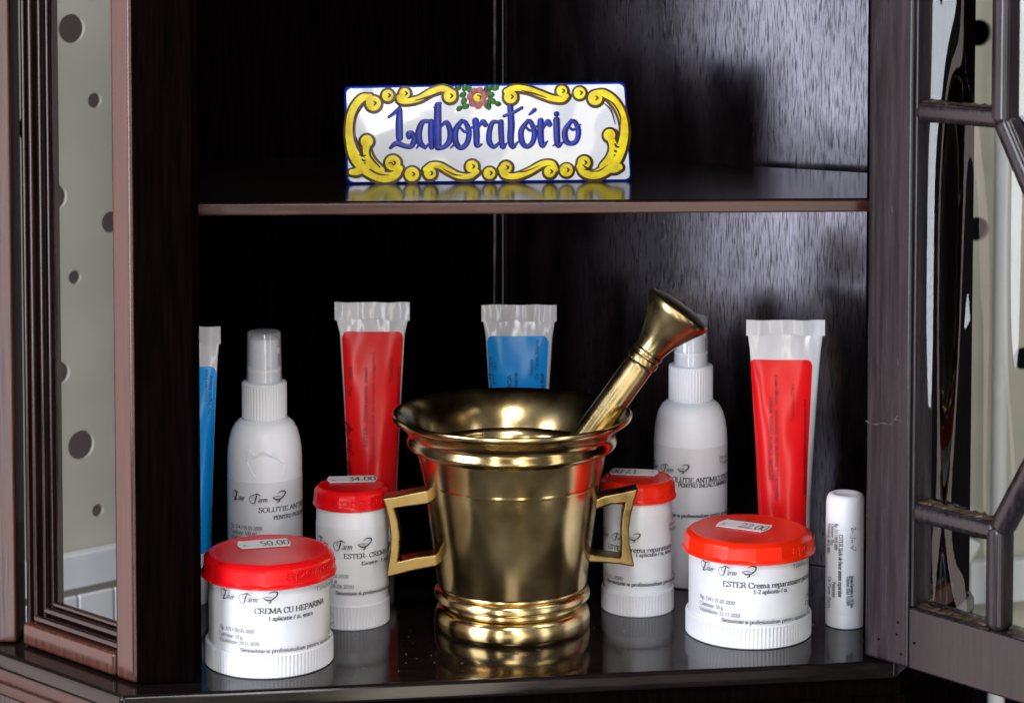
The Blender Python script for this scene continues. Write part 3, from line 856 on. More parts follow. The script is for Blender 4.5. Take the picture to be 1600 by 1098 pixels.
while s < 0.12:
    wd = 0.0245
    prism('reflected_plank', [BP + BD * s + BN * 0.012, BP + BD * (s + wd) + BN * 0.012, BP + BD * (s + wd) + BN * 0.016, BP + BD * s + BN * 0.016], -0.17, Z_SK - 0.0245, 'skirt', fl, bevel=0.0012)
    s += wd + 0.0011
# right: seen through the door panes
CP0 = Vector((xat(1509, 1.60), 1.60))
CDv = Vector((0.98, 0.20)).normalized()
CN = Vector((CDv.y, -CDv.x))
hr = holes_for([(1530, 52, 21), (1527, 358, 19), (1528, 822, 21), (1594, 200, 20), (1600, 560, 18)], CP0, CN, CDv)
ctx = [(s, z, r) for s, z, r in hr]
o = plate('wall_panel_right', CP0, CDv, CN, 0.26, zat(1030, 1.62), 0.60, 0.004, ctx, 'board')
o['kind'] = 'structure'
o = prism('hole_shade_right', [CP0 - CN * 0.036 + CDv * 0.008, CP0 + CDv * 0.26 - CN * 0.036, CP0 + CDv * 0.26 - CN * 0.04, CP0 - CN * 0.04 + CDv * 0.008], -0.30, 0.60, 'hole_dark')  # dark sheet that puts shade into the right board's holes
o['kind'] = 'structure'
# left edge face of that board shows as a darker strip: an edging board turned away
e0 = CP0 - CDv * 0.0006
o = prism('panel_edging', [e0 + CN * 0.0, e0 - CN * 0.028, e0 - CN * 0.028 + Vector((-0.0068, 0)), e0 + Vector((-0.0068, 0.004))], -0.40, 0.60, 'board')
o['kind'] = 'structure'
# white round post and skirting behind the door
pz = thing('white_post', 'slim white painted upright post seen through the open door', 'post', (xat(1561, 1.55), 1.55, -0.30))
lathe('shaft', [(0.0, -0.30), (0.0055, -0.30), (0.0055, 0.60), (0.0, 0.60)], xat(1561, 1.55), 1.55, 'skirt', pz, seg=24)
zk = on_board(1520, 878, CP0 + CN * 0.01, CN, CDv)[1]
o = prism('skirting_right', [CP0 + CN * 0.0005, CP0 + CDv * 0.26 + CN * 0.0005, CP0 + CDv * 0.26 + CN * 0.012, CP0 + CN * 0.012], zk - 0.03, zk, 'skirt', bevel=0.0015)
o['kind'] = 'structure'
# white reflection low in the door glass, built as a slanting bar
a, b = atd(1478, 922, 1.50), atd(1524, 846, 1.50)
dd = (b - a).normalized()
nn = Vector((-dd.z, 0, dd.x)) * 0.0042
st = thing('reflection_bar', 'short slanting white reflection in the lowest door pane, built as a bar', 'reflection', tuple(a))
vv = [a + nn, b + nn * 1.15, b - nn * 1.15, a - nn]
vv += [q + Vector((0, 0.008, 0)) for q in vv]
mk('bar', vv, [(0, 1, 2, 3), (7, 6, 5, 4), (0, 4, 5, 1), (1, 5, 6, 2), (2, 6, 7, 3), (3, 7, 4, 0)], 'skirt', st, bevel=0.0015, seg=3)

# =================================================================== BRASS MORTAR AND PESTLE
MD = dbase(975)
mx = xat(800, MD)
mort = thing('brass_mortar', 'brass mortar with flared rim and two square handles, centre of the lower shelf', 'mortar', (mx, MD, 0))
kp = spx(MD, 0.06)
def mz(py):
    return zat(py, MD)
outer = [(0, 0.0), (119.5, 0.0), (121.5, 0.0008), (122.3, 0.0030), (122.0, 0.0060), (120, 0.0088), (116.5, 0.0108), (111, 0.0119), (107.5, 0.0124), (107, 0.0138), (111, 0.0144), (118, 0.0150), (121.8, 0.0162), (122.3, 0.0178), (120.8, 0.0196), (117, 0.0208), (112.5, 0.0213), (112, 0.0221), (116.5, 0.0226),
         (117.8, 0.0238), (136.6, mz(752)), (137.6, mz(749)), (138.3, mz(746)), (138.6, mz(738)), (139.6, mz(722)), (142, mz(711)), (146, mz(703)), (150.5, mz(699)), (152, mz(697.5)), (157, mz(696.5)), (161.5, mz(694)), (163.6, mz(690)), (163.4, mz(686)), (161.3, mz(681)), (160.6, mz(677)),
         (163, mz(672)), (168, mz(666)), (175, mz(660)), (182, mz(654.5)), (186, mz(651)), (187.5, mz(647)), (187, mz(644)), (184.5, mz(642.6)), (181.5, mz(643.8)),
         (175, mz(651)), (166, mz(663)), (157, mz(680)), (148, mz(703)), (138, mz(745)), (122, 0.040), (108, 0.030), (85, 0.025), (45, 0.023), (0, 0.0226)]
lathe('bowl', [(r * kp, z) for r, z in outer], mx, MD, 'brass', mort, seg=144, smooth=40)
def handle(poly, d, parent):
    n = len(poly)
    vv = []
    pts = [atd(px, py, d - 0.006) for px, py in poly]
    ang = R(8)
    for o_ in (0.0, 0.012):
        for p in pts:
            dx = p.x - mx
            vv.append((p.x, p.y + o_ + (dx - (0.055 if dx > 0 else -0.055)) * math.tan(ang), p.z))
    tri = tessellate_polygon([[Vector((p.x, p.z, 0)) for p in pts]])
    f = [tuple(t) for t in tri] + [tuple(n + i for i in t)[::-1] for t in tri]
    f += [(i, (i + 1) % n, n + (i + 1) % n, n + i) for i in range(n)]
    org = ORG[parent.name]
    me = bpy.data.meshes.new('handle')
    me.from_pydata([tuple(Vector(q) - org) for q in vv], [], f)
    bm = bmesh.new()
    bm.from_mesh(me)
    bmesh.ops.recalc_face_normals(bm, faces=bm.faces)
    bmesh.ops.dissolve_limit(bm, angle_limit=R(1), verts=bm.verts, edges=bm.edges)
    es = [e for e in bm.edges if len(e.link_faces) == 2 and e.calc_face_angle(0) > R(50)]
    bmesh.ops.bevel(bm, geom=es, offset=0.0011, segments=3, profile=0.5, affect='EDGES', clamp_overlap=True)
    for q in bm.faces:
        q.smooth = True
    bm.to_mesh(me)
    bm.free()
    me.set_sharp_from_angle(angle=R(45))
    me.materials.append(M['handle'])
    o = bpy.data.objects.new('handle', me)
    o.modifiers.new('weighted_normal', 'WEIGHTED_NORMAL').keep_sharp = True
    col.objects.link(o)
    o.parent = parent
    return o
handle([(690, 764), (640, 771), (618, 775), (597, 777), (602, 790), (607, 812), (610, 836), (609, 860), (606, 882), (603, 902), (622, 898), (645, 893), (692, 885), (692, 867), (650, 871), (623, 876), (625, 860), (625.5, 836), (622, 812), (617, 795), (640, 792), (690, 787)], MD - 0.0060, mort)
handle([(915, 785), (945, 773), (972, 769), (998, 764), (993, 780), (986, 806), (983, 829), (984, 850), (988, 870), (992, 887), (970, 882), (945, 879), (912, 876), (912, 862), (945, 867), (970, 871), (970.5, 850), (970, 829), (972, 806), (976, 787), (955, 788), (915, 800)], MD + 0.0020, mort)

# pestle leaning in the bowl
pt = atd(1066, 477, MD + 0.004)
pa = atd(1066 - 94 * 0.9, 477 + 130 * 0.9, MD + 0.004)
ax = (pt - pa).normalized()
pes = thing('brass_pestle', 'brass pestle with flared disc end leaning out of the mortar', 'pestle', tuple(pt - ax * 0.166))
Lp = 0.166
kq = spx(MD + 0.004, 0.12)
prof = [(0, 0.0), (16, 0.0006), (26, 0.004), (30, 0.010), (29, 0.018), (25, 0.026), (22, 0.031), (24, 0.033), (24, 0.035), (23, 0.0365), (24.6, 0.038), (24.4, 0.080), (23.6, 0.0808), (23.2, 0.128), (23.0, 0.1286), (22.2, 0.1292), (23.0, 0.1298), (25.2, 0.1304), (25.8, 0.1318), (25.2, 0.1334), (23.2, 0.1342), (23.2, 0.1348), (25.0, 0.1354), (25.2, 0.1364), (23.6, 0.1374), (23.8, 0.1385), (27, 0.1425), (31.5, 0.1468), (38, 0.1515), (45, 0.1560), (51, 0.1596), (54, 0.1620), (53.4, 0.1636), (51, 0.1645), (44, 0.1650), (30, 0.1660), (0, 0.1664)]
vv, ff = lathe_data([(r * kq, z) for r, z in prof], 0, 0, 72)
rot = Vector((0, 0, 1)).rotation_difference(ax).to_matrix()
base = pt - ax * Lp
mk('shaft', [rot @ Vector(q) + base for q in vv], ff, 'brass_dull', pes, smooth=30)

# =================================================================== JARS
class Cyl:
    """label coordinates on an upright cylinder"""
    def __init__(s, cx, cy, r):
        s.cx, s.cy, s.r = cx, cy, r
    def hit(s, px, py):
        r_ = ray(px, py)
        a = r_.x ** 2 + r_.y ** 2
        b = -2 * (r_.x * s.cx + r_.y * s.cy)
        c = s.cx ** 2 + s.cy ** 2 - s.r ** 2
        D = b * b - 4 * a * c
        k_ = (-b - math.sqrt(max(D, 0))) / (2 * a)
        p = CAM + r_ * k_
        return math.atan2(p.x - s.cx, s.cy - p.y), p.z
    def fn(s, h0=0.0):
        def f(a, b, h):
            ph = a / s.r
            rr = s.r + h0 + h
            return (s.cx + rr * math.sin(ph), s.cy - rr * math.cos(ph), b)
        return f
    def line(s, ink, txt, px0, py0, px1, hpx, fit=None, bold=False, **k):
        p0, z0 = s.hit(px0, py0)
        p1, _ = s.hit(px1, py0)
        pre = txt if fit is None else txt[:fit]
        sx = (p1 - p0) * s.r / text_width(pre)
        sy = hpx * (s.cy / F) / 14
        put_text(ink, txt, p0 * s.r, z0, sx, sy, bold=bold, **k)
    def logo(s, ink, px0, py0, px1):
        p0, z0 = s.hit(px0, py0)
        p1, _ = s.hit(px1, py0)
        put_logo(ink, p0 * s.r, z0, (p1 - p0) * s.r / 770)

def wrap_label(name, c, z0, z1, a0, a1, m, parent, h=0.00018, n=72, wav=0.0):
    vv, f = [], []
    rows = [(z0, 0), (z0, h), (z1, h), (z1, 0)]
    for i in range(n + 1):
        a = (a0 + (a1 - a0) * i / n) * c.r
        for z, hh in rows:
            vv.append(c.fn()(a, z, hh + 0.00002))
    for i in range(n):
        for j in range(3):
            q = i * 4 + j
            f.append((q, q + 4, q + 5, q + 1))
    return mk(name, vv, f, m, parent, smooth=40)

def lid(parent, cx, cy, r, z0, z1, m, nf=15, rot0=0.0):
    """screw lid: round lower lip, flat facets, softly rounded shoulder"""
    v_, f_ = [], []
    seg = nf * 6
    def ring(rr, z, poly):
        s_ = len(v_)
        for i in range(seg):
            ph = 2 * math.pi * i / seg + rot0
            k_ = 1.0
            loc = ((i % 6) / 6 - 0.5) * 2 * math.pi / nf
            kp_ = math.cos(math.pi / nf) / math.cos(loc)
            k_ = 1 + (kp_ - 1) * poly
            v_.append((cx + rr * k_ * math.sin(ph), cy - rr * k_ * math.cos(ph), z))
        return s_
    h = z1 - z0
    R_ = [ring(r * 0.90, z0 + 0.0008, 0), ring(r * 0.985, z0, 0), ring(r * 1.02, z0 + 0.0006, 0), ring(r * 1.02, z0 + 0.0014, 0), ring(r * 1.004, z0 + 0.0020, 0.4), ring(r, z0 + 0.0024, 0.72), ring(r * 0.985, z1 - h * 0.26, 0.72),
          ring(r * 0.965, z1 - h * 0.17, 0.6), ring(r * 0.93, z1 - h * 0.09, 0.5), ring(r * 0.89, z1 - h * 0.03, 0.15), ring(r * 0.84, z1, 0), ring(r * 0.80, z1 - 0.0003, 0), ring(r * 0.4, z1 - 0.0003, 0)]
    for a_, b_ in zip(R_, R_[1:]):
        for i in range(seg):
            j = (i + 1) % seg
            f_.append((a_ + i, a_ + j, b_ + j, b_ + i))
    f_.append(tuple(R_[-1] + i for i in range(seg)))
    f_.append(tuple(R_[0] + i for i in range(seg))[::-1])
    return mk('lid', v_, f_, m, parent, smooth=14)

def price_tag(parent, pL, pR, z, txt, flip=False):
    a, b = onz(*pL, z), onz(*pR, z)
    ctr = (a + b) / 2
    L = (b - a).length
    ex = (b - a).normalized()
    ey = Vector((-ex.y, ex.x, 0))
    hh = 0.0150 * L / 0.0262
    half = [(-0.44, 0.5), (-0.40, 0.44), (-0.05, 0.47), (0.40, 0.44), (0.44, 0.5), (0.475, 0.30), (0.5, 0.06), (0.5, -0.06), (0.475, -0.30), (0.44, -0.5), (0.40, -0.44), (-0.40, -0.44), (-0.44, -0.5), (-0.475, -0.30), (-0.5, -0.06), (-0.5, 0.06), (-0.475, 0.30)]
    vv = [ctr + ex * (x * L) + ey * (y * hh) + Vector((0, 0, hz)) for hz in (0.0, 0.0002) for x, y in half]
    n = len(half)
    f = [tuple(range(n))[::-1], tuple(range(n, 2 * n))] + [(i, (i + 1) % n, n + (i + 1) % n, n + i) for i in range(n)]
    tg = mk('price_tag', vv, f, 'tag', parent)
    ik = Ink()
    sgn = -1 if flip else 1
    sx = L * 0.56 / text_width(txt)
    put_text(ik, txt, -L * 0.08, -hh * 0.28, sx, hh * 0.56 / 14, mono=1.5)
    ss = L * 0.0072
    put_text(ik, 's', -L * 0.40, -hh * 0.2, ss, ss * 1.2, mono=2.0)
    ik.build('price_print', lambda x, y, h: ctr + ex * (x * sgn) + ey * (y * sgn) + Vector((0, 0, 0.00026 + h)), 'greyink', tg)

def jar(label, cpx, d, rb, rbody, zt, zlid, zrib, lm, texts, logo, tag, emb, lab, rot0=0.0, group=None, extra=None):
    d = dbase(d)
    rb, rbody = rb * spx(d, 0.005), rbody * spx(d, 0.02)
    zt, zlid, zrib = zat(zt, d), zat(zlid, d), zat(zrib, d)
    lab = (zat(lab[0], d), zat(lab[1], d))
    cx = xat(cpx, d)
    t = thing('cream_jar', label, 'jar', (cx, d, 0), group)
    lathe('body', [(0, zrib - 0.001), (rbody, zrib - 0.001), (rbody, zlid + 0.002), (rbody * 0.95, zlid + 0.003), (rbody * 0.95, zt - 0.003), (0, zt - 0.003)], cx, d, 'white', t)
    ribbed('ribbed_base', cx, d, rb, rb * 0.016, 0.0, zrib, int(100 if rb > 0.025 else 66), 'white', t, rbody * 0.9)
    ld = lid(t, cx, d, rb * 1.035, zlid, zt, lm, 15, rot0)
    c = Cyl(cx, d, rbody)
    lb = wrap_label('label', c, lab[0], lab[1], -2.3, 2.3, 'paper', t)
    ik = Ink()
    for q in texts:
        c.line(ik, q[0], q[1], q[2], q[3], q[4], fit=(q[6] if len(q) > 6 else None), bold=bool(q[5]))
    if logo:
        c.logo(ik, *logo)
    ik.build('label_print', c.fn(0.00026), 'ink', lb)
    price_tag(t, tag[0], tag[1], zt + 0.00002, tag[2], tag[3] if len(tag) > 3 else False)
    if emb:
        e = Cyl(cx, d, rb * 1.022)
        ik = Ink()
        p0, z0 = e.hit(emb[0], emb[1])
        p1, _ = e.hit(emb[2], emb[1])
        sx = (p1 - p0) * e.r / text_width('aponorm'[:emb[4]])
        put_text(ik, 'aponorm', p0 * e.r, z0, sx, emb[3] * d / F / 9, mono=1.7, dome=0.0003)
        ik.build('embossing', e.fn(0.0), lm, ld, smooth=60)
    return t
SER = 'Seriozitate si profesionalism pentru sanatatea dvs!'
J1 = jar('squat white jar with crimson lid tagged 50.00, nearest the left stile', 421, 1028, 100, 93.5, 858, 893, 992, 'red',
    [('CREMA CU HEPARINA', 397.5, 958, 504, 8.6, 1), ('1 aplicatie / zi, seara', 419, 969, 487, 6.6, 1),
     ('Rp. 315 / 20.05.2020', 346, 980, 398, 5.8, 0), ('Cantitate: 50 g', 345, 989.5, 380, 5.8, 0), ('Valabilitate: 20.11.2020', 346, 998.5, 406, 5.8, 0),
     (SER, 377, 1016, 514, 6.2, 1), ('Telefon: 0744', 488, 922, 514, 6, 0, 11), ('Preparator', 508, 979, 514.5, 6, 0, 5), ('Dr.Farm.', 506, 989, 514.5, 6, 0, 5)],
    (351, 930, 433), ((371, 852), (454, 846.5), '50.00'), (443, 906, 518, 10, 6), (988, 894), rot0=R(3), group='red-lidded cream jars')
J2 = jar('narrow white jar with crimson lid tagged 34.00, left of the mortar', 551, 967, 58, 56, 756, 786, 930, 'red',
    [('ESTER- CREMA NUTRITIVA', 537, 872, 602, 7.4, 1, 12), ('Extern- 1 aplicatie', 564, 882, 605, 5.6, 1, 15),
     ('28.02.2020', 514, 899, 545, 5.4, 0), ('75 g', 514, 907, 528, 5.4, 0), ('28.08.2020', 519, 916, 553, 5.4, 0), (SER, 526, 927, 600, 5.6, 1, 29)],
    (501, 848, 578), ((511, 749.5), (589, 747.5), '34.00'), (519, 790, 594, 7.5, 6), (914, 812), rot0=R(8), group='red-lidded cream jars')
J3 = jar('narrow white jar with orange-red lid tagged 17.00, behind the mortar right handle', 996, 947, 57, 53.5, 744, 775, 913, 'orange',
    [('ESTER Crema reparatoare', 951, 855, 1047, 7.2, 1), ('1 aplicatie / zi, seara', 993, 869, 1046, 5.8, 1),
     ('11.11.2020', 948, 898, 974, 5.4, 0), (SER, 951, 907, 1046, 5.8, 1, 36), ('Strada', 1041, 821, 1048.5, 5.2, 0, 4), ('Telefon', 1041, 830, 1048.5, 5.2, 0, 4)],
    (946, 833, 1000), ((953, 736), (1028.5, 739), '17.00', True), (1000, 786, 1046, 6, 5), (900, 794), rot0=R(5), group='red-lidded cream jars')
J4 = jar('squat white jar with orange-red lid tagged 22.00, right of the mortar', 1169, 984, 98, 92.5, 825, 856, 949, 'orange',
    [('ESTER Crema reparatoare picioare', 1129.5, 914.5, 1258, 8.4, 1, 28), ('1-2 aplicatii / zi', 1177, 927, 1228, 6.6, 1),
     ('Rp. 319 / 21.05.2020', 1096, 932.6, 1149, 5.8, 0), ('Cantitate: 50 g', 1096, 942, 1131, 5.8, 0), ('Valabilitate: 21.11.2020', 1096, 951, 1157, 5.8, 0),
     (SER, 1129, 969, 1259, 6.2, 1), ('Telefon 0744', 1234, 886, 1259, 5.8, 0, 11), ('Preparator', 1253, 932, 1260, 5.8, 0, 4), ('Dr.Farm.', 1251, 943, 1260, 5.8, 0, 4)],
    (1101, 886, 1181), ((1123.5, 816), (1202, 826.5), '22.00'), (1238, 866, 1262, 9, 3), (946, 857), rot0=R(0), group='red-lidded cream jars')

# =================================================================== SPRAY BOTTLES
def bottle(label, cpx, d, r, texts, logo, zl, ytop, old=False):
    d = dbase(d)
    r = r * spx(d, 0.05)
    zl = (zl[0] if zl[0] < 1 else zat(zl[0], d), zat(zl[1], d))
    cx = xat(cpx, d)
    t = thing('spray_bottle', label, 'bottle', (cx, d, 0), 'white spray bottles')
    k = zat(ytop, d) / 0.1444
    _lathe, _rib = lathe, ribbed
    def lathe_(nm, pf, *a_, **q_):
        return _lathe(nm, [(x_, z_ * k) for x_, z_ in pf], *a_, **q_)
    prof = [(0, 0.0), (r * 0.93, 0.0), (r * 0.98, 0.0008), (r, 0.003), (r, 0.078), (r * 0.985, 0.0835), (r * 0.945, 0.0885), (r * 0.88, 0.0930), (r * 0.78, 0.0965), (r * 0.66, 0.0985), (r * 0.52, 0.0995), (r * 0.52, 0.102), (0, 0.102)]
    lathe_('body', prof, cx, d, 'matte', t)
    ribbed('ribbed_collar', cx, d, r * 0.605, r * 0.022, 0.0990 * k, 0.1180 * k, 44, 'white', t, r * 0.4)
    # pump head with nozzle
    pump = lathe_('pump_head', [(0, 0.117), (r * 0.44, 0.117), (r * 0.44, 0.1255), (r * 0.385, 0.1262), (r * 0.375, 0.1395), (r * 0.34, 0.1405), (r * 0.2, 0.1408), (0, 0.1408)], cx, d, 'white', t, seg=48)
    q = Vector((cx + r * 0.345, d - 0.001, 0.1345 * k))
    vv, f = lathe_data([(0, -0.0012), (r * 0.085, -0.0012), (r * 0.085, 0.0012), (r * 0.04, 0.0014), (0, 0.0014)], 0, 0, 20)
    rm = Vector((0, 0, 1)).rotation_difference(Vector((1, -0.25, 0)).normalized()).to_matrix()
    mk('nozzle', [rm @ Vector(a_) + q for a_ in vv], f, 'white', pump, smooth=30)
    th = 0.0006
    ro, rt = r * 0.475, r * 0.448
    lathe_('clear_cap', [(ro, 0.1185), (ro, 0.120), (rt, 0.1432), (rt * 0.97, 0.1441), (rt * 0.9, 0.1444), (0, 0.1444), (0, 0.1438), (rt * 0.88, 0.1438), (rt - th, 0.1428), (ro - th, 0.120), (ro - th, 0.1185), (ro, 0.1185)], cx, d, 'clear', t, seg=64)
    c = Cyl(cx, d, r)
    lb = wrap_label('label', c, zl[0], zl[1], -2.6, 2.6, 'paper', t, h=0.00014)
    ik = Ink()
    for a_ in texts:
        c.line(ik, a_[0], a_[1], a_[2], a_[3], a_[4], fit=(a_[6] if len(a_) > 6 else None), bold=bool(a_[5]))
    c.logo(ik, *logo)
    ik.build('label_print', c.fn(0.00022), 'ink', lb)
    if old:
        # torn rest of an old sticker
        pts = [(388, 702), (398, 713), (412, 705), (424, 712), (428, 706), (440, 722), (446, 724), (443, 745), (430, 747), (398, 744), (392, 736), (386, 722)]
        P = [c.hit(*p) for p in pts]
        vv = [c.fn()(a_ * r, z_, h) for h in (0.00002, 0.00022) for a_, z_ in P]
        n = len(P)
        tri = tessellate_polygon([[Vector((a_ * r, z_, 0)) for a_, z_ in P]])
        f = [tuple(n + i for i in q_) for q_ in tri] + [(i, (i + 1) % n, n + (i + 1) % n, n + i) for i in range(n)]
        mk('sticker_remnant', vv, f, 'matte', t)
    return t
bottle('white spray bottle with clear cap, behind the squat jar on the left', 415, 944, 58,
    [('SOLUTIE ANTIMICOTICA', 404, 800, 471, 7.5, 1, 13), ('PENTRU PICIOARE', 427, 811, 463, 6, 1, 10), ('Rp. 274 / 01.05.2020', 363.5, 821, 410, 5.8, 0), ('Cantitate: 100 ml', 363.5, 829, 402, 5.8, 0), ('Valabilitate', 363.5, 837, 392, 5.8, 0)],
    (367, 777, 444), (0.010, 740), 517, old=True)
bottle('white spray bottle with clear cap, standing behind the pestle', 1078, 905, 57,
    [('SOLUTIE ANTIMICOTICA', 1046, 751, 1131, 8, 1, 18), ('PENTRU INCALTAMINTE', 1060, 760, 1131, 6, 1, 18), ('Strada', 1122, 717, 1133, 5.4, 0, 5), ('Telefon', 1122, 725, 1133, 5.4, 0, 5), (SER, 1034, 801, 1128, 5.6, 1, 40)],
    (1024, 726, 1077), (812, 688), 494)

# =================================================================== TUBES
def tube(label, cpx, d, rows, ztop, lab, labm, inkm, texts, logo=None):
    """rows: (py, half width px); lab: (px0, px1, py top)"""
    cx = xat(cpx, d, 0.1)
    t = thing('cream_tube', label, 'tube', (cx, d, 0), 'cream tubes')
    pts = [(zat(py, d), hw * spx(d, 0.08)) for py, hw in rows]      # from bottom to top
    zb = 0.016
    rb = pts[0][1]
    pts = [(zb + 0.005, rb)] + pts
    zc = pts[-1][0]
    def hw(z):
        if z <= pts[0][0]:
            return pts[0][1]
        for (z0, w0), (z1, w1) in zip(pts, pts[1:]):
            if z <= z1:
                return w0 + (w1 - w0) * (z - z0) / (z1 - z0)
        return pts[-1][1]
    def hd(z):
        k_ = min(max((z - zb - 0.005) / (zc - zb - 0.005), 0), 1)
        return rb * (1 - k_) ** 0.9 + 0.0007
    seg = 64
    zs = [zb + 0.005 + (zc - zb - 0.005) * (i / 46) for i in range(47)]
    vv, f = [], []
    sd_ = cpx * 0.37
    def crumple(ph, z):
        k_ = min(max((z - zb - 0.03) / (zc - zb - 0.03), 0), 1)
        return 0.0009 * k_ * (1 - k_ * 0.4) * (math.sin(ph * 3 + z * 90 + sd_) * 0.6 + math.sin(ph * 5 - z * 140 + sd_ * 2) * 0.4)
    def surf(ph, z, h=0.0):
        cr = crumple(ph, z) if math.cos(ph) > -0.2 else 0.0
        return Vector((cx + (hw(z) + h) * math.sin(ph), d - (hd(z) + h + cr * max(math.cos(ph), 0)) * math.cos(ph), z))
    prof = [(0.35, zb), (0.6, zb + 0.0005), (0.93, zb + 0.0030)]
    for k_, z in prof:
        for i in range(seg):
            ph = 2 * math.pi * i / seg
            vv.append((cx + rb * k_ * math.sin(ph), d - rb * k_ * math.cos(ph), z))
    for z in zs:
        for i in range(seg):
            vv.append(surf(2 * math.pi * i / seg, z))
    nr_ = len(prof) + len(zs)
    for j in range(nr_ - 1):
        for i in range(seg):
            i2 = (i + 1) % seg
            f.append((j * seg + i, j * seg + i2, (j + 1) * seg + i2, (j + 1) * seg + i))
    mk('body', vv, f, 'tube', t, smooth=50)
    # crimped seal
    ws = pts[-1][1] * 1.045
    sv = []
    n = 24
    for i in range(n + 1):
        x = -ws + 2 * ws * i / n
        y = d + 0.0004 * math.sin(i * 0.9 + sd_)
        e = 0.00015 * math.sin(i * 0.55 + sd_)
        for oy, zz in ((-0.0007, zc - 0.0008), (-0.0007, ztop + e), (0.0007, ztop + e), (0.0007, zc - 0.0008)):
            sv.append((cx + x, y + oy, zz))
    sf = [(0, 1, 2, 3), tuple(n * 4 + i for i in (3, 2, 1, 0))]
    for i in range(n):
        for j in range(4):
            sf.append((i * 4 + j, i * 4 + (j + 1) % 4, (i + 1) * 4 + (j + 1) % 4, (i + 1) * 4 + j))
    mk('seal', sv, sf, 'tube', t, smooth=40)
    # screw cap the tube stands on
    lathe('cap', [(0, 0), (rb * 0.84, 0), (rb * 0.88, 0.001), (rb * 0.86, zb - 0.001), (rb * 0.8, zb), (0, zb)], cx, d, 'white', t, seg=48)
    # label patch
    X0, X1 = (lab[0] - cpx) * spx(d, 0.1), (lab[1] - cpx) * spx(d, 0.1)
    zt = zat(lab[2], d - hd(zat(lab[2], d)))
    zl = zb + 0.012
    nx, nz = 30, 44
    lv, lf = [], []
    rc = 0.0035
    for j in range(nz + 1):
        for i in range(nx + 1):
            q_ = i / nx
            xr = q_
            top = zt
            dx1 = (1 - q_) * (X1 - X0)
            dx0 = q_ * (X1 - X0)
            for dx in (dx0, dx1):
                if dx < rc:
                    top = min(top, zt - rc + math.sqrt(max(rc * rc - (rc - dx) ** 2, 0)))
            z = zl + (top - zl) * j / nz
            # keep the label margin proportional to the tapering tube
            w_ = hw(z) / hw(zt)
            x = (X0 + (X1 - X0) * q_) * w_
            sn_ = max(-0.999, min(0.999, x / hw(z)))
            lv.append(surf(math.asin(sn_), z, 0.00022))
    for j in range(nz):
        for i in range(nx):
            a_ = j * (nx + 1) + i
            lf.append((a_, a_ + 1, a_ + nx + 2, a_ + nx + 1))
    lb = mk('label', lv, lf, labm, t, smooth=60)
    # print running upwards: u -> z, v -> -x
    ik = Ink()
    for txt, bx, y0, y1, hp, bold in texts:
        z0, z1 = zat(y0, d - 0.008), zat(y1, d - 0.008)
        sx = (z1 - z0) / text_width(txt)
        put_text(ik, txt, z0, -(bx - cpx) * d / F, sx, hp * d / F / 14, bold=bool(bold))
    if logo:
        z0, z1 = zat(logo[1], d - 0.008), zat(logo[2], d - 0.008)
        put_logo(ik, z0, -(logo[0] - cpx) * d / F, (z1 - z0) / 770)
    def fn(a_, b_, h):
        z = max(a_, 0.018)
        x = -b_
        return surf(math.asin(max(-0.999, min(0.999, x / hw(z)))), z, 0.00034 + h)
    ik.build('label_print', fn, inkm, lb)
    return t
tube('red-labelled cream tube standing behind the narrow jar on the left', 582, 1.252, [(770, 38), (735, 39.5), (604, 46), (522, 50.5), (498, 56)], zat(472, 1.252), (534, 631, 518), 'redlabel', 'tubeink',
     [('ESTER- Crema pentru arsuri', 575, 697, 576, 5.4, 1), ('Aplicatii locale la nevoie, unguent', 586, 723, 552, 4.6, 0), ('Seriozitate si profesionalism', 622, 720, 575, 4.6, 0), ('Rp. 302', 553, 620, 575, 4.4, 0), ('Telefon', 612, 600, 560, 4.4, 0)], (552, 742, 660))
tube('blue-labelled cream tube standing behind the mortar bowl', 811, 1.268, [(770, 38), (604, 47.5), (525, 52), (500, 56)], zat(476, 1.268), (761, 857, 525), 'bluelabel', 'blueink',
     [('CREMA ANTIMICOTICA', 799, 720, 587, 5.5, 1), ('pe zonele infectate', 808, 690, 583, 4.6, 1), ('Strada Careiului nr. 18, Satu', 771, 690, 559, 5, 0), ('0734 877 761', 777.5, 630, 566, 4.6, 0), ('Preparator', 831, 588, 563, 4.4, 0), ('Dr. Farm. Maria', 839, 594, 533, 4.6, 0), ('sanatatea dvs!', 846, 640, 585, 4.6, 1)])
tube('red-labelled cream tube between the squat jar and the back panel on the right', 1226.5, 1.214, [(800, 40.5), (700, 45), (600, 51.5), (545, 55.5), (522, 58.5)], zat(500, 1.214), (1170, 1268, 562), 'redlabel', 'tubeink',
     [('ESTER- Crema pentru arsuri', 1205, 750, 622, 5.4, 1), ('Aplicatii locale la nevoie, unguent', 1213, 781, 587, 4.6, 0), ('Seriozitate si profesionalism pentru sanatatea dvs!', 1255, 772, 625, 4.6, 1), ('Telefon 0744', 1238, 660, 600, 4.4, 0)])
tube('blue-labelled cream tube half hidden behind the left stile', 288, 1.200, [(835, 41), (700, 46), (600, 50.5), (560, 52.5), (535, 55)], zat(510, 1.200), (242, 339, 573), 'bluelabel', 'blueink',
     [('Preparator Farm', 325, 630, 580, 4.6, 0), ('Dr. Farm. Maria', 331, 650, 590, 4.6, 0), ('Rp. 330 / 01.06.2020', 332, 860, 795, 4.4, 0)])

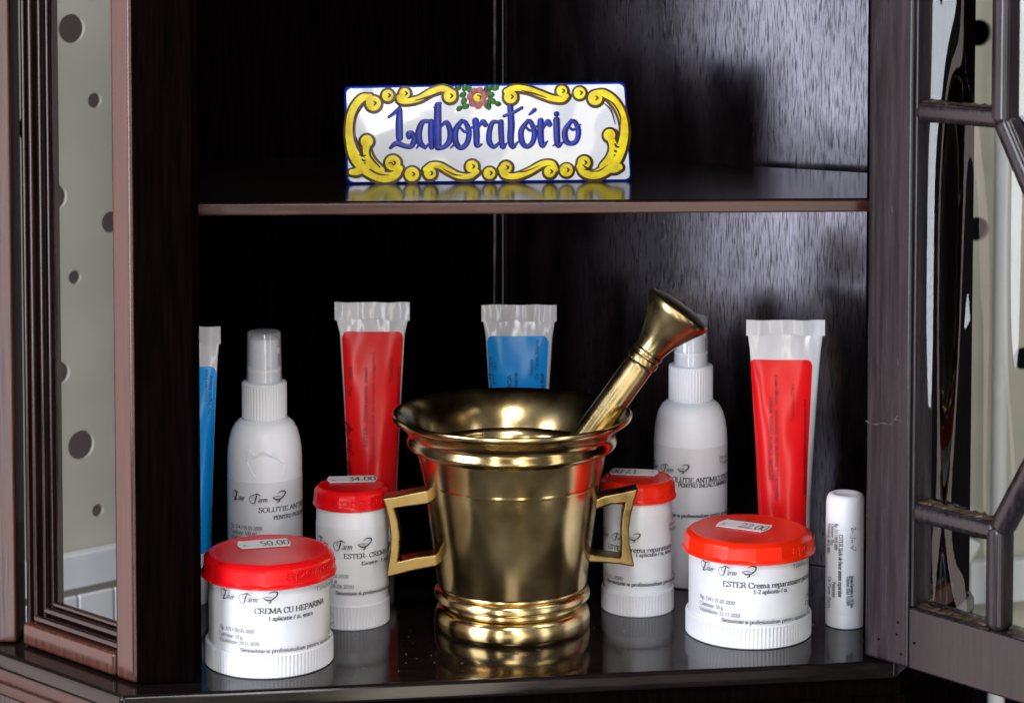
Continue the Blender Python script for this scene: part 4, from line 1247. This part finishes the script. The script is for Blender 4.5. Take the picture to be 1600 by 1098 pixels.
# =================================================================== LIP BALM STICK
sd2 = dbase(974)
cx = xat(1320, sd2)
rs = 0.0101
t = thing('lip_balm_stick', 'small white lip balm stick with printed label beside the door', 'lip balm', (cx, sd2, 0))
lathe('tube', [(0, 0), (rs * 0.94, 0), (rs, 0.0006), (rs, 0.0505), (rs * 0.985, 0.0507), (0, 0.0507)], cx, sd2, 'white', t, seg=64)
lathe('cap', [(0, 0.0508), (rs * 0.985, 0.0508), (rs, 0.0512), (rs * 0.985, 0.0630), (rs * 0.95, 0.0655), (rs * 0.86, 0.0671), (rs * 0.72, 0.0678), (rs * 0.55, 0.0676), (rs * 0.4, 0.0668), (0, 0.0664)], cx, sd2, 'white', t, seg=64)
c = Cyl(cx, sd2, rs)
lb = wrap_label('label', c, 0.0072, 0.0500, -1.25, 1.25, 'paper', t, h=0.00015)
ik = Ink()
def cw(txt, x, y0, y1, hp, bold):
    p0, z0 = c.hit(x, y0)
    _, z1 = c.hit(x, y1)
    put_text(ik, txt, -z0, p0 * rs, (z0 - z1) / text_width(txt), hp * sd2 / F / 14, bold=bold)
cw('ESTER Stick de buze intens reparator', 1311, 834, 932, 6.4, True)
cw('Rp. 111 / 20.05.2020', 1305.5, 817, 858, 4.6, True)
cw('Cantitate: 10 g', 1301, 817, 850, 4.6, True)
cw('Valabilitate: 20.11.2020', 1296.5, 816, 862, 4.6, True)
cw('Strada Careiului nr. 18, Satu', 1328, 898, 948, 4.6, True)
cw('Telefon: 0261 431089', 1322.5, 898, 944, 4.6, True)
cw('Preparator', 1304, 907, 931, 4.6, True)
cw('Dr.Farm. Barta', 1298.5, 899, 948, 4.6, True)
p0, z0 = c.hit(1329, 821)
_, z1 = c.hit(1329, 858)
put_logo(ik, -z0, p0 * rs, (z0 - z1) / 770)
ik.build('label_print', lambda a_, b_, h: c.fn(0.00022)(b_, -a_, h), 'ink', lb)

# =================================================================== CERAMIC SIGN
sBL, sBR = onz(541, 288, ZS), onz(988, 283, ZS)
SO = sBL.copy()
sx_ = (sBR - sBL).normalized()
sn_ = Vector((sx_.y, -sx_.x, 0))            # faces the camera
tilt = R(4)
su = (Vector((0, 0, 1)) * math.cos(tilt) - sn_ * math.sin(tilt)).normalized()
sn_ = sx_.cross(su)
if sn_.y > 0:
    sn_ = -sn_
sign = thing('ceramic_sign', 'glazed ceramic name plate with yellow scrolls and blue lettering on the shelf', 'sign', tuple((sBL + sBR) / 2))
def sign_uv(px, py):
    r_ = ray(px, py)
    k_ = (SO - CAM).dot(sn_) / r_.dot(sn_)
    p = CAM + r_ * k_ - SO
    return p.dot(sx_), p.dot(su)
def sfn(a_, b_, h):
    return SO + sx_ * a_ + su * b_ + sn_ * (h + bulge(a_, b_))
corn = [sign_uv(*p) for p in ((541.5, 287.5), (987.5, 283), (977.5, 128.5), (538, 135.5))]
SWd, SHt = corn[1][0] - corn[0][0], corn[3][1] - corn[0][1]
def bulge(a_, b_):
    x = (a_ - corn[0][0]) / SWd * 2 - 1
    y = (b_ - corn[0][1]) / SHt * 2 - 1
    return 0.0006 * (1 - x * x) * (1 - y * y) + 0.00025 * math.sin(a_ * 60 + 1.0) * math.sin(b_ * 90)
def rounded(cn, r_, n=6):
    out = []
    m_ = len(cn)
    for i in range(m_):
        p, a_, b_ = Vector(cn[i]), Vector(cn[i - 1]), Vector(cn[(i + 1) % m_])
        da, db = (a_ - p).normalized(), (b_ - p).normalized()
        for k_ in range(n + 1):
            t_ = k_ / n
            q0, q1 = p + da * r_, p + db * r_
            out.append((q0 * (1 - t_) ** 2 + p * 2 * t_ * (1 - t_) + q1 * t_ ** 2))
    return out
ctr_ = sum((Vector(q) for q in corn), Vector((0, 0))) / 4
edge = rounded(corn, 0.0030)
edge_in = [q + (ctr_ - q).normalized() * 0.0 for q in rounded([tuple(Vector(q) + Vector((0.0010 * (1 if q[0] < ctr_.x else -1), 0.0010 * (1 if q[1] < ctr_.y else -1)))) for q in corn], 0.0026)]
TH = 0.008
n = len(edge)
vv = []
for q in edge:
    vv.append(SO + sx_ * q.x + su * q.y - sn_ * TH)
for q in edge:
    vv.append(SO + sx_ * q.x + su * q.y - sn_ * 0.0009)
for q in edge_in:
    vv.append(SO + sx_ * q.x + su * q.y + sn_ * 0.0)
f = [tuple(range(n))]
for rr in (0, 1):
    f += [(rr * n + i, rr * n + (i + 1) % n, (rr + 1) * n + (i + 1) % n, (rr + 1) * n + i) for i in range(n)]
mk('tile_rim', vv, f, 'rimglaze', sign, smooth=60)
# glazed white face, slightly domed
NX, NY = 60, 24
vv, f = [], []
ci = [Vector(q) + Vector((0.0010 * (1 if q[0] < ctr_.x else -1), 0.0010 * (1 if q[1] < ctr_.y else -1))) for q in corn]
for j in range(NY + 1):
    for i in range(NX + 1):
        s_, t_ = i / NX, j / NY
        # squash corners so that they are rounded
        a_ = s_ * 2 - 1
        b_ = t_ * 2 - 1
        q = (ci[0] * (1 - s_) + ci[1] * s_) * (1 - t_) + (ci[3] * (1 - s_) + ci[2] * s_) * t_
        cxn, cyn = SWd / 2 * (1 - abs(a_)), SHt / 2 * (1 - abs(b_))
        rr = 0.0026
        if cxn < rr and cyn < rr:
            dx_, dy_ = rr - cxn, rr - cyn
            L_ = math.hypot(dx_, dy_)
            if L_ > rr:
                q = q - Vector((math.copysign(dx_ - dx_ / L_ * rr, a_), math.copysign(dy_ - dy_ / L_ * rr, b_)))
        vv.append(sfn(q.x, q.y, 0.00008))
for j in range(NY):
    for i in range(NX):
        a_ = j * (NX + 1) + i
        f.append((a_, a_ + 1, a_ + NX + 2, a_ + NX + 1))
face = mk('glazed_face', vv, f, 'glaze', sign, smooth=60)
SC = 6.275
def c1(x, y):
    return sign_uv(530 + x / SC, 120 + y / SC)
def c2(x, y):
    return sign_uv(760 + x / SC, 120 + y / SC)
US = (sign_uv(800, 200)[0] - sign_uv(700, 200)[0]) / 100 / SC       # metres per traced unit
brown, yel, blue, grn, mau, det = Ink(), Ink(), Ink(), Ink(), Ink(), Ink()
def interp(ws, m_):
    out = []
    for i in range(m_):
        q = i / (m_ - 1) * (len(ws) - 1)
        a_ = int(min(q, len(ws) - 2))
        out.append(ws[a_] + (ws[a_ + 1] - ws[a_]) * (q - a_))
    return out
def scroll(cf, pts, ws, o=25, sh=(4, 6)):
    pp = catmull([cf(*p) for p in pts], 7)
    W = interp(ws, len(pp))
    off = Vector((sh[0] * US, -sh[1] * US))
    brown.ribbon([p + off for p in pp], [(q + 2 * o) * US for q in W], 0.00005, caps=True, base=0.00010)
    yel.ribbon(pp, [q * US for q in W], 0.00005, caps=True, base=0.00030)
def ball(cf, p, r_, o=27, dot=True):
    q = cf(*p)
    brown.disc((q[0] + 3 * US, q[1] - 5 * US), (r_ + o) * US, 0.00005, 0.00018)
    yel.disc(q, r_ * US, 0.00007, 0.00036)
    if dot:
        line_(cf, [(p[0] + 2, p[1] - 22), (p[0] + 24, p[1] - 2), (p[0] + 4, p[1] + 20)], [8, 20, 10])
def line_(cf, pts, ws, ik=None, base=0.00066):
    pp = catmull([cf(*p) for p in pts], 6)
    (ik or det).ribbon(pp, [q * US for q in interp(ws, len(pp))], 0.00006, base=base)
# left cartouche
scroll(c1, [(300, 200), (215, 215), (130, 330), (98, 480), (105, 630), (150, 770), (235, 870), (340, 945), (450, 985), (545, 965), (590, 900)], [60, 70, 70, 66, 74, 104, 130, 120, 100, 80, 66])
scroll(c1, [(262, 640), (270, 730), (310, 830), (400, 925)], [60, 74, 86, 90])
scroll(c1, [(118, 935), (170, 930), (230, 900)], [50, 70, 80])
ball(c1, (270, 632), 60, dot=False)
ball(c1, (335, 262), 72)
ball(c1, (525, 845), 74)
ball(c1, (475, 185), 56)
scroll(c1, [(585, 200), (600, 235), (680, 240), (790, 212), (900, 150), (1020, 118), (1120, 160)], [46, 50, 54, 56, 60, 58, 50])
ball(c1, (640, 165), 52)
ball(c1, (1085, 190), 62)
ball(c1, (712, 955), 70, 24)
scroll(c1, [(842, 910), (900, 870), (980, 872), (1070, 920), (1170, 970), (1280, 975), (1350, 930)], [46, 52, 58, 60, 56, 50, 44])
ball(c1, (890, 945), 58)
ball(c1, (1300, 880), 60)
ball(c1, (1472, 945), 58, 24)
scroll(c2, [(140, 900), (175, 965), (290, 975), (420, 925), (545, 855), (640, 850), (680, 910)], [46, 52, 58, 60, 56, 50, 44])
ball(c2, (190, 890), 58)
ball(c2, (620, 930), 56)
ball(c2, (782, 915), 64, 22)
# right cartouche
scroll(c2, [(905, 880), (955, 945), (1070, 960), (1185, 895), (1275, 790), (1335, 650), (1352, 500), (1318, 350), (1245, 235), (1150, 165), (1060, 165)], [50, 64, 86, 110, 112, 86, 74, 76, 76, 70, 56])
scroll(c2, [(1208, 590), (1245, 690), (1225, 790), (1150, 885)], [60, 84, 96, 90])
scroll(c2, [(1305, 885), (1260, 900), (1190, 900)], [60, 80, 80])
ball(c2, (1205, 572), 58, dot=False)
ball(c2, (955, 842), 64)
ball(c2, (1065, 210), 70)
ball(c2, (912, 160), 58, 24)
scroll(c2, [(785, 190), (740, 222), (640, 212), (520, 168), (400, 125), (280, 112), (195, 145)], [46, 54, 58, 60, 60, 58, 52])
ball(c2, (738, 140), 52)
ball(c2, (235, 198), 64)
# brown detail lines on the yellow
for cf, pts, ws in ((c2, [(340, 135), (460, 165), (590, 208)], [6, 18, 6]), (c2, [(1145, 255), (1220, 330), (1262, 470)], [6, 18, 8]), (c2, [(1130, 195), (1240, 265), (1305, 380), (1312, 480)], [6, 16, 16, 4]),
                    (c2, [(1010, 930), (1100, 920), (1190, 862)], [6, 14, 4]), (c2, [(1225, 505), (1280, 540), (1285, 620)], [16, 26, 20]), (c2, [(1255, 655), (1275, 685), (1302, 688)], [16, 22, 10]), (c2, [(1250, 725), (1275, 735)], [22, 16]), (c2, [(1246, 768), (1258, 772)], [18, 18]),
                    (c2, [(260, 935), (380, 925), (520, 870)], [4, 14, 4]), (c2, [(940, 860), (975, 890), (1030, 900)], [8, 18, 8]),
                    (c1, [(740, 232), (850, 205), (1000, 145)], [6, 18, 6]), (c1, [(1020, 905), (1120, 955), (1210, 968)], [6, 16, 4]), (c1, [(300, 905), (380, 950), (485, 965)], [14, 16, 4]), (c1, [(140, 540), (160, 400), (245, 270)], [8, 20, 8]),
                    (c1, [(165, 590), (190, 670), (220, 710)], [6, 18, 30]), (c1, [(200, 755), (225, 775), (262, 772)], [18, 18, 10]), (c1, [(222, 805), (240, 822), (262, 815)], [16, 16, 10]), (c1, [(244, 842), (258, 848)], [16, 14]),
                    (c1, [(300, 700), (310, 780), (400, 890)], [14, 20, 12]), (c1, [(480, 850), (510, 840), (530, 870)], [6, 12, 6])):
    line_(cf, pts, ws)
# lettering
def L(cf, pts, ws):
    pp = catmull([cf(*p) for p in pts], 6)
    blue.ribbon(pp, [q * 1.24 * US for q in interp(ws, len(pp))], 0.00012, caps=True, base=0.00016)
L(c1, [(485, 398), (555, 345), (600, 290)], [22, 36, 22])
L(c1, [(592, 330), (588, 450), (590, 600)], [48, 60, 58])
L(c1, [(500, 698), (560, 655), (640, 680), (705, 680), (735, 620), (712, 556), (676, 560), (682, 592)], [24, 46, 40, 46, 48, 42, 40, 40])
L(c1, [(905, 440), (820, 445), (780, 540), (788, 640), (840, 695)], [26, 42, 56, 56, 30])
L(c1, [(900, 440), (898, 560), (905, 690)], [46, 50, 44])
L(c1, [(758, 702), (790, 655)], [12, 26])
L(c1, [(840, 695), (905, 640)], [26, 18])
L(c1, [(966, 285), (964, 480), (968, 690)], [58, 64, 58])
L(c1, [(932, 300), (990, 262)], [18, 26])
L(c1, [(985, 500), (1050, 448), (1088, 540), (1075, 640), (1010, 698), (950, 692)], [16, 40, 50, 48, 34, 20])
L(c1, [(1200, 432), (1142, 520), (1140, 635), (1190, 698), (1252, 650), (1272, 545), (1240, 455), (1200, 432)], [34, 50, 52, 40, 44, 48, 38, 30])
L(c1, [(1185, 500), (1235, 540), (1310, 490)], [20, 24, 16])
L(c1, [(1092, 700), (1140, 650)], [12, 24])
L(c1, [(1335, 432), (1345, 560), (1350, 670), (1398, 662)], [54, 56, 48, 14])
L(c1, [(1360, 505), (1405, 440), (1432, 470)], [16, 40, 44])
L(c2, [(120, 445), (60, 450), (28, 540), (28, 640), (75, 688), (130, 640)], [24, 40, 46, 48, 34, 20])
L(c2, [(140, 445), (143, 560), (158, 688), (200, 650)], [46, 48, 44, 12])
L(c2, [(232, 295), (242, 470), (235, 620), (258, 686), (312, 636)], [50, 58, 54, 44, 12])
L(c2, [(172, 385), (260, 352), (346, 305)], [26, 30, 26])
L(c2, [(405, 432), (342, 525), (345, 630), (392, 686), (452, 640), (468, 535), (432, 445), (405, 432)], [32, 46, 50, 38, 42, 46, 38, 30])
L(c2, [(365, 470), (430, 528), (510, 470)], [18, 24, 14])
L(c2, [(420, 370), (472, 326)], [18, 34])
L(c2, [(530, 435), (530, 600), (550, 676), (596, 632)], [52, 54, 44, 12])
L(c2, [(548, 515), (596, 440), (618, 468)], [16, 40, 44])
L(c2, [(685, 425), (690, 600), (704, 676), (752, 636)], [54, 56, 44, 12])
L(c2, [(650, 680), (690, 640)], [10, 20])
L(c2, [(832, 432), (770, 525), (776, 625), (826, 655), (882, 625), (900, 530), (868, 448), (832, 432)], [34, 48, 50, 38, 42, 46, 38, 30])
L(c2, [(798, 480), (850, 520), (922, 468)], [18, 24, 12])
blue.disc(c2(685, 366), 28 * US, 0.0002, 0.00016)
# flower and leaves
for cf, x, y, r_, a_ in ((c1, 1165, 112, 26, .2), (c1, 1232, 112, 28, 1.2), (c1, 1278, 128, 28, 1.8), (c1, 1213, 178, 28, .5), (c1, 1222, 240, 30, 1.2), (c1, 1238, 292, 28, .2), (c1, 1178, 312, 26, .7),
                         (c1, 1440, 125, 26, 1.4), (c1, 1482, 112, 26, .6), (c1, 1470, 175, 28, .4), (c1, 1475, 240, 28, 1.4), (c2, 22, 122, 28, 1.0), (c2, 90, 112, 28, .5), (c2, 42, 180, 30, .3), (c2, 60, 240, 30, 2.6), (c2, 112, 266, 26, 2.8), (c2, 22, 292, 28, 1.6), (c1, 1445, 290, 24, 2.2)):
    grn.disc(cf(x, y), r_ * US, 0.00018, 0.00014, sx=1.35, rot=a_)
for i in range(7):
    a_ = 2 * math.pi * i / 7 + 0.35
    mau.disc(c1(1355 + 66 * math.sin(a_), 208 - 72 * math.cos(a_)), 40 * US, 0.0002, 0.00026)
yel.disc(c1(1357, 205), 42 * US, 0.0002, 0.00042)
line_(c1, [(1345, 180), (1385, 195), (1380, 225)], [8, 18, 10])
for ik_, nm, m_ in ((brown, 'scroll_outline', 'brown'), (yel, 'scroll', 'yellow'), (det, 'scroll_detail', 'brown'), (blue, 'lettering', 'blueglaze'), (grn, 'leaf', 'green'), (mau, 'petal', 'mauve')):
    ik_.build(nm, sfn, m_, face, smooth=60)

# =================================================================== dust on the lower shelf
dv, df = [], []
for i in range(90):
    px = rnd.uniform(520, 1330)
    py = 1072 - (px - 210) * 0.047 - 75 * rnd.random() ** 1.4
    p = onz(px, py, 0.0)
    r_ = rnd.uniform(0.00008, 0.00024)
    a_ = rnd.uniform(0, 6.28)
    k = len(dv)
    for j in range(3):
        dv.append((p.x + r_ * math.cos(a_ + j * 2.1), p.y + r_ * math.sin(a_ + j * 2.1), 0.00002))
    dv.append((p.x, p.y, r_ * 0.8))
    df += [(k, k + 1, k + 3), (k + 1, k + 2, k + 3), (k + 2, k, k + 3), (k, k + 2, k + 1)]
o = mk('dust', dv, df, 'paper', cab)
o['kind'] = 'stuff'
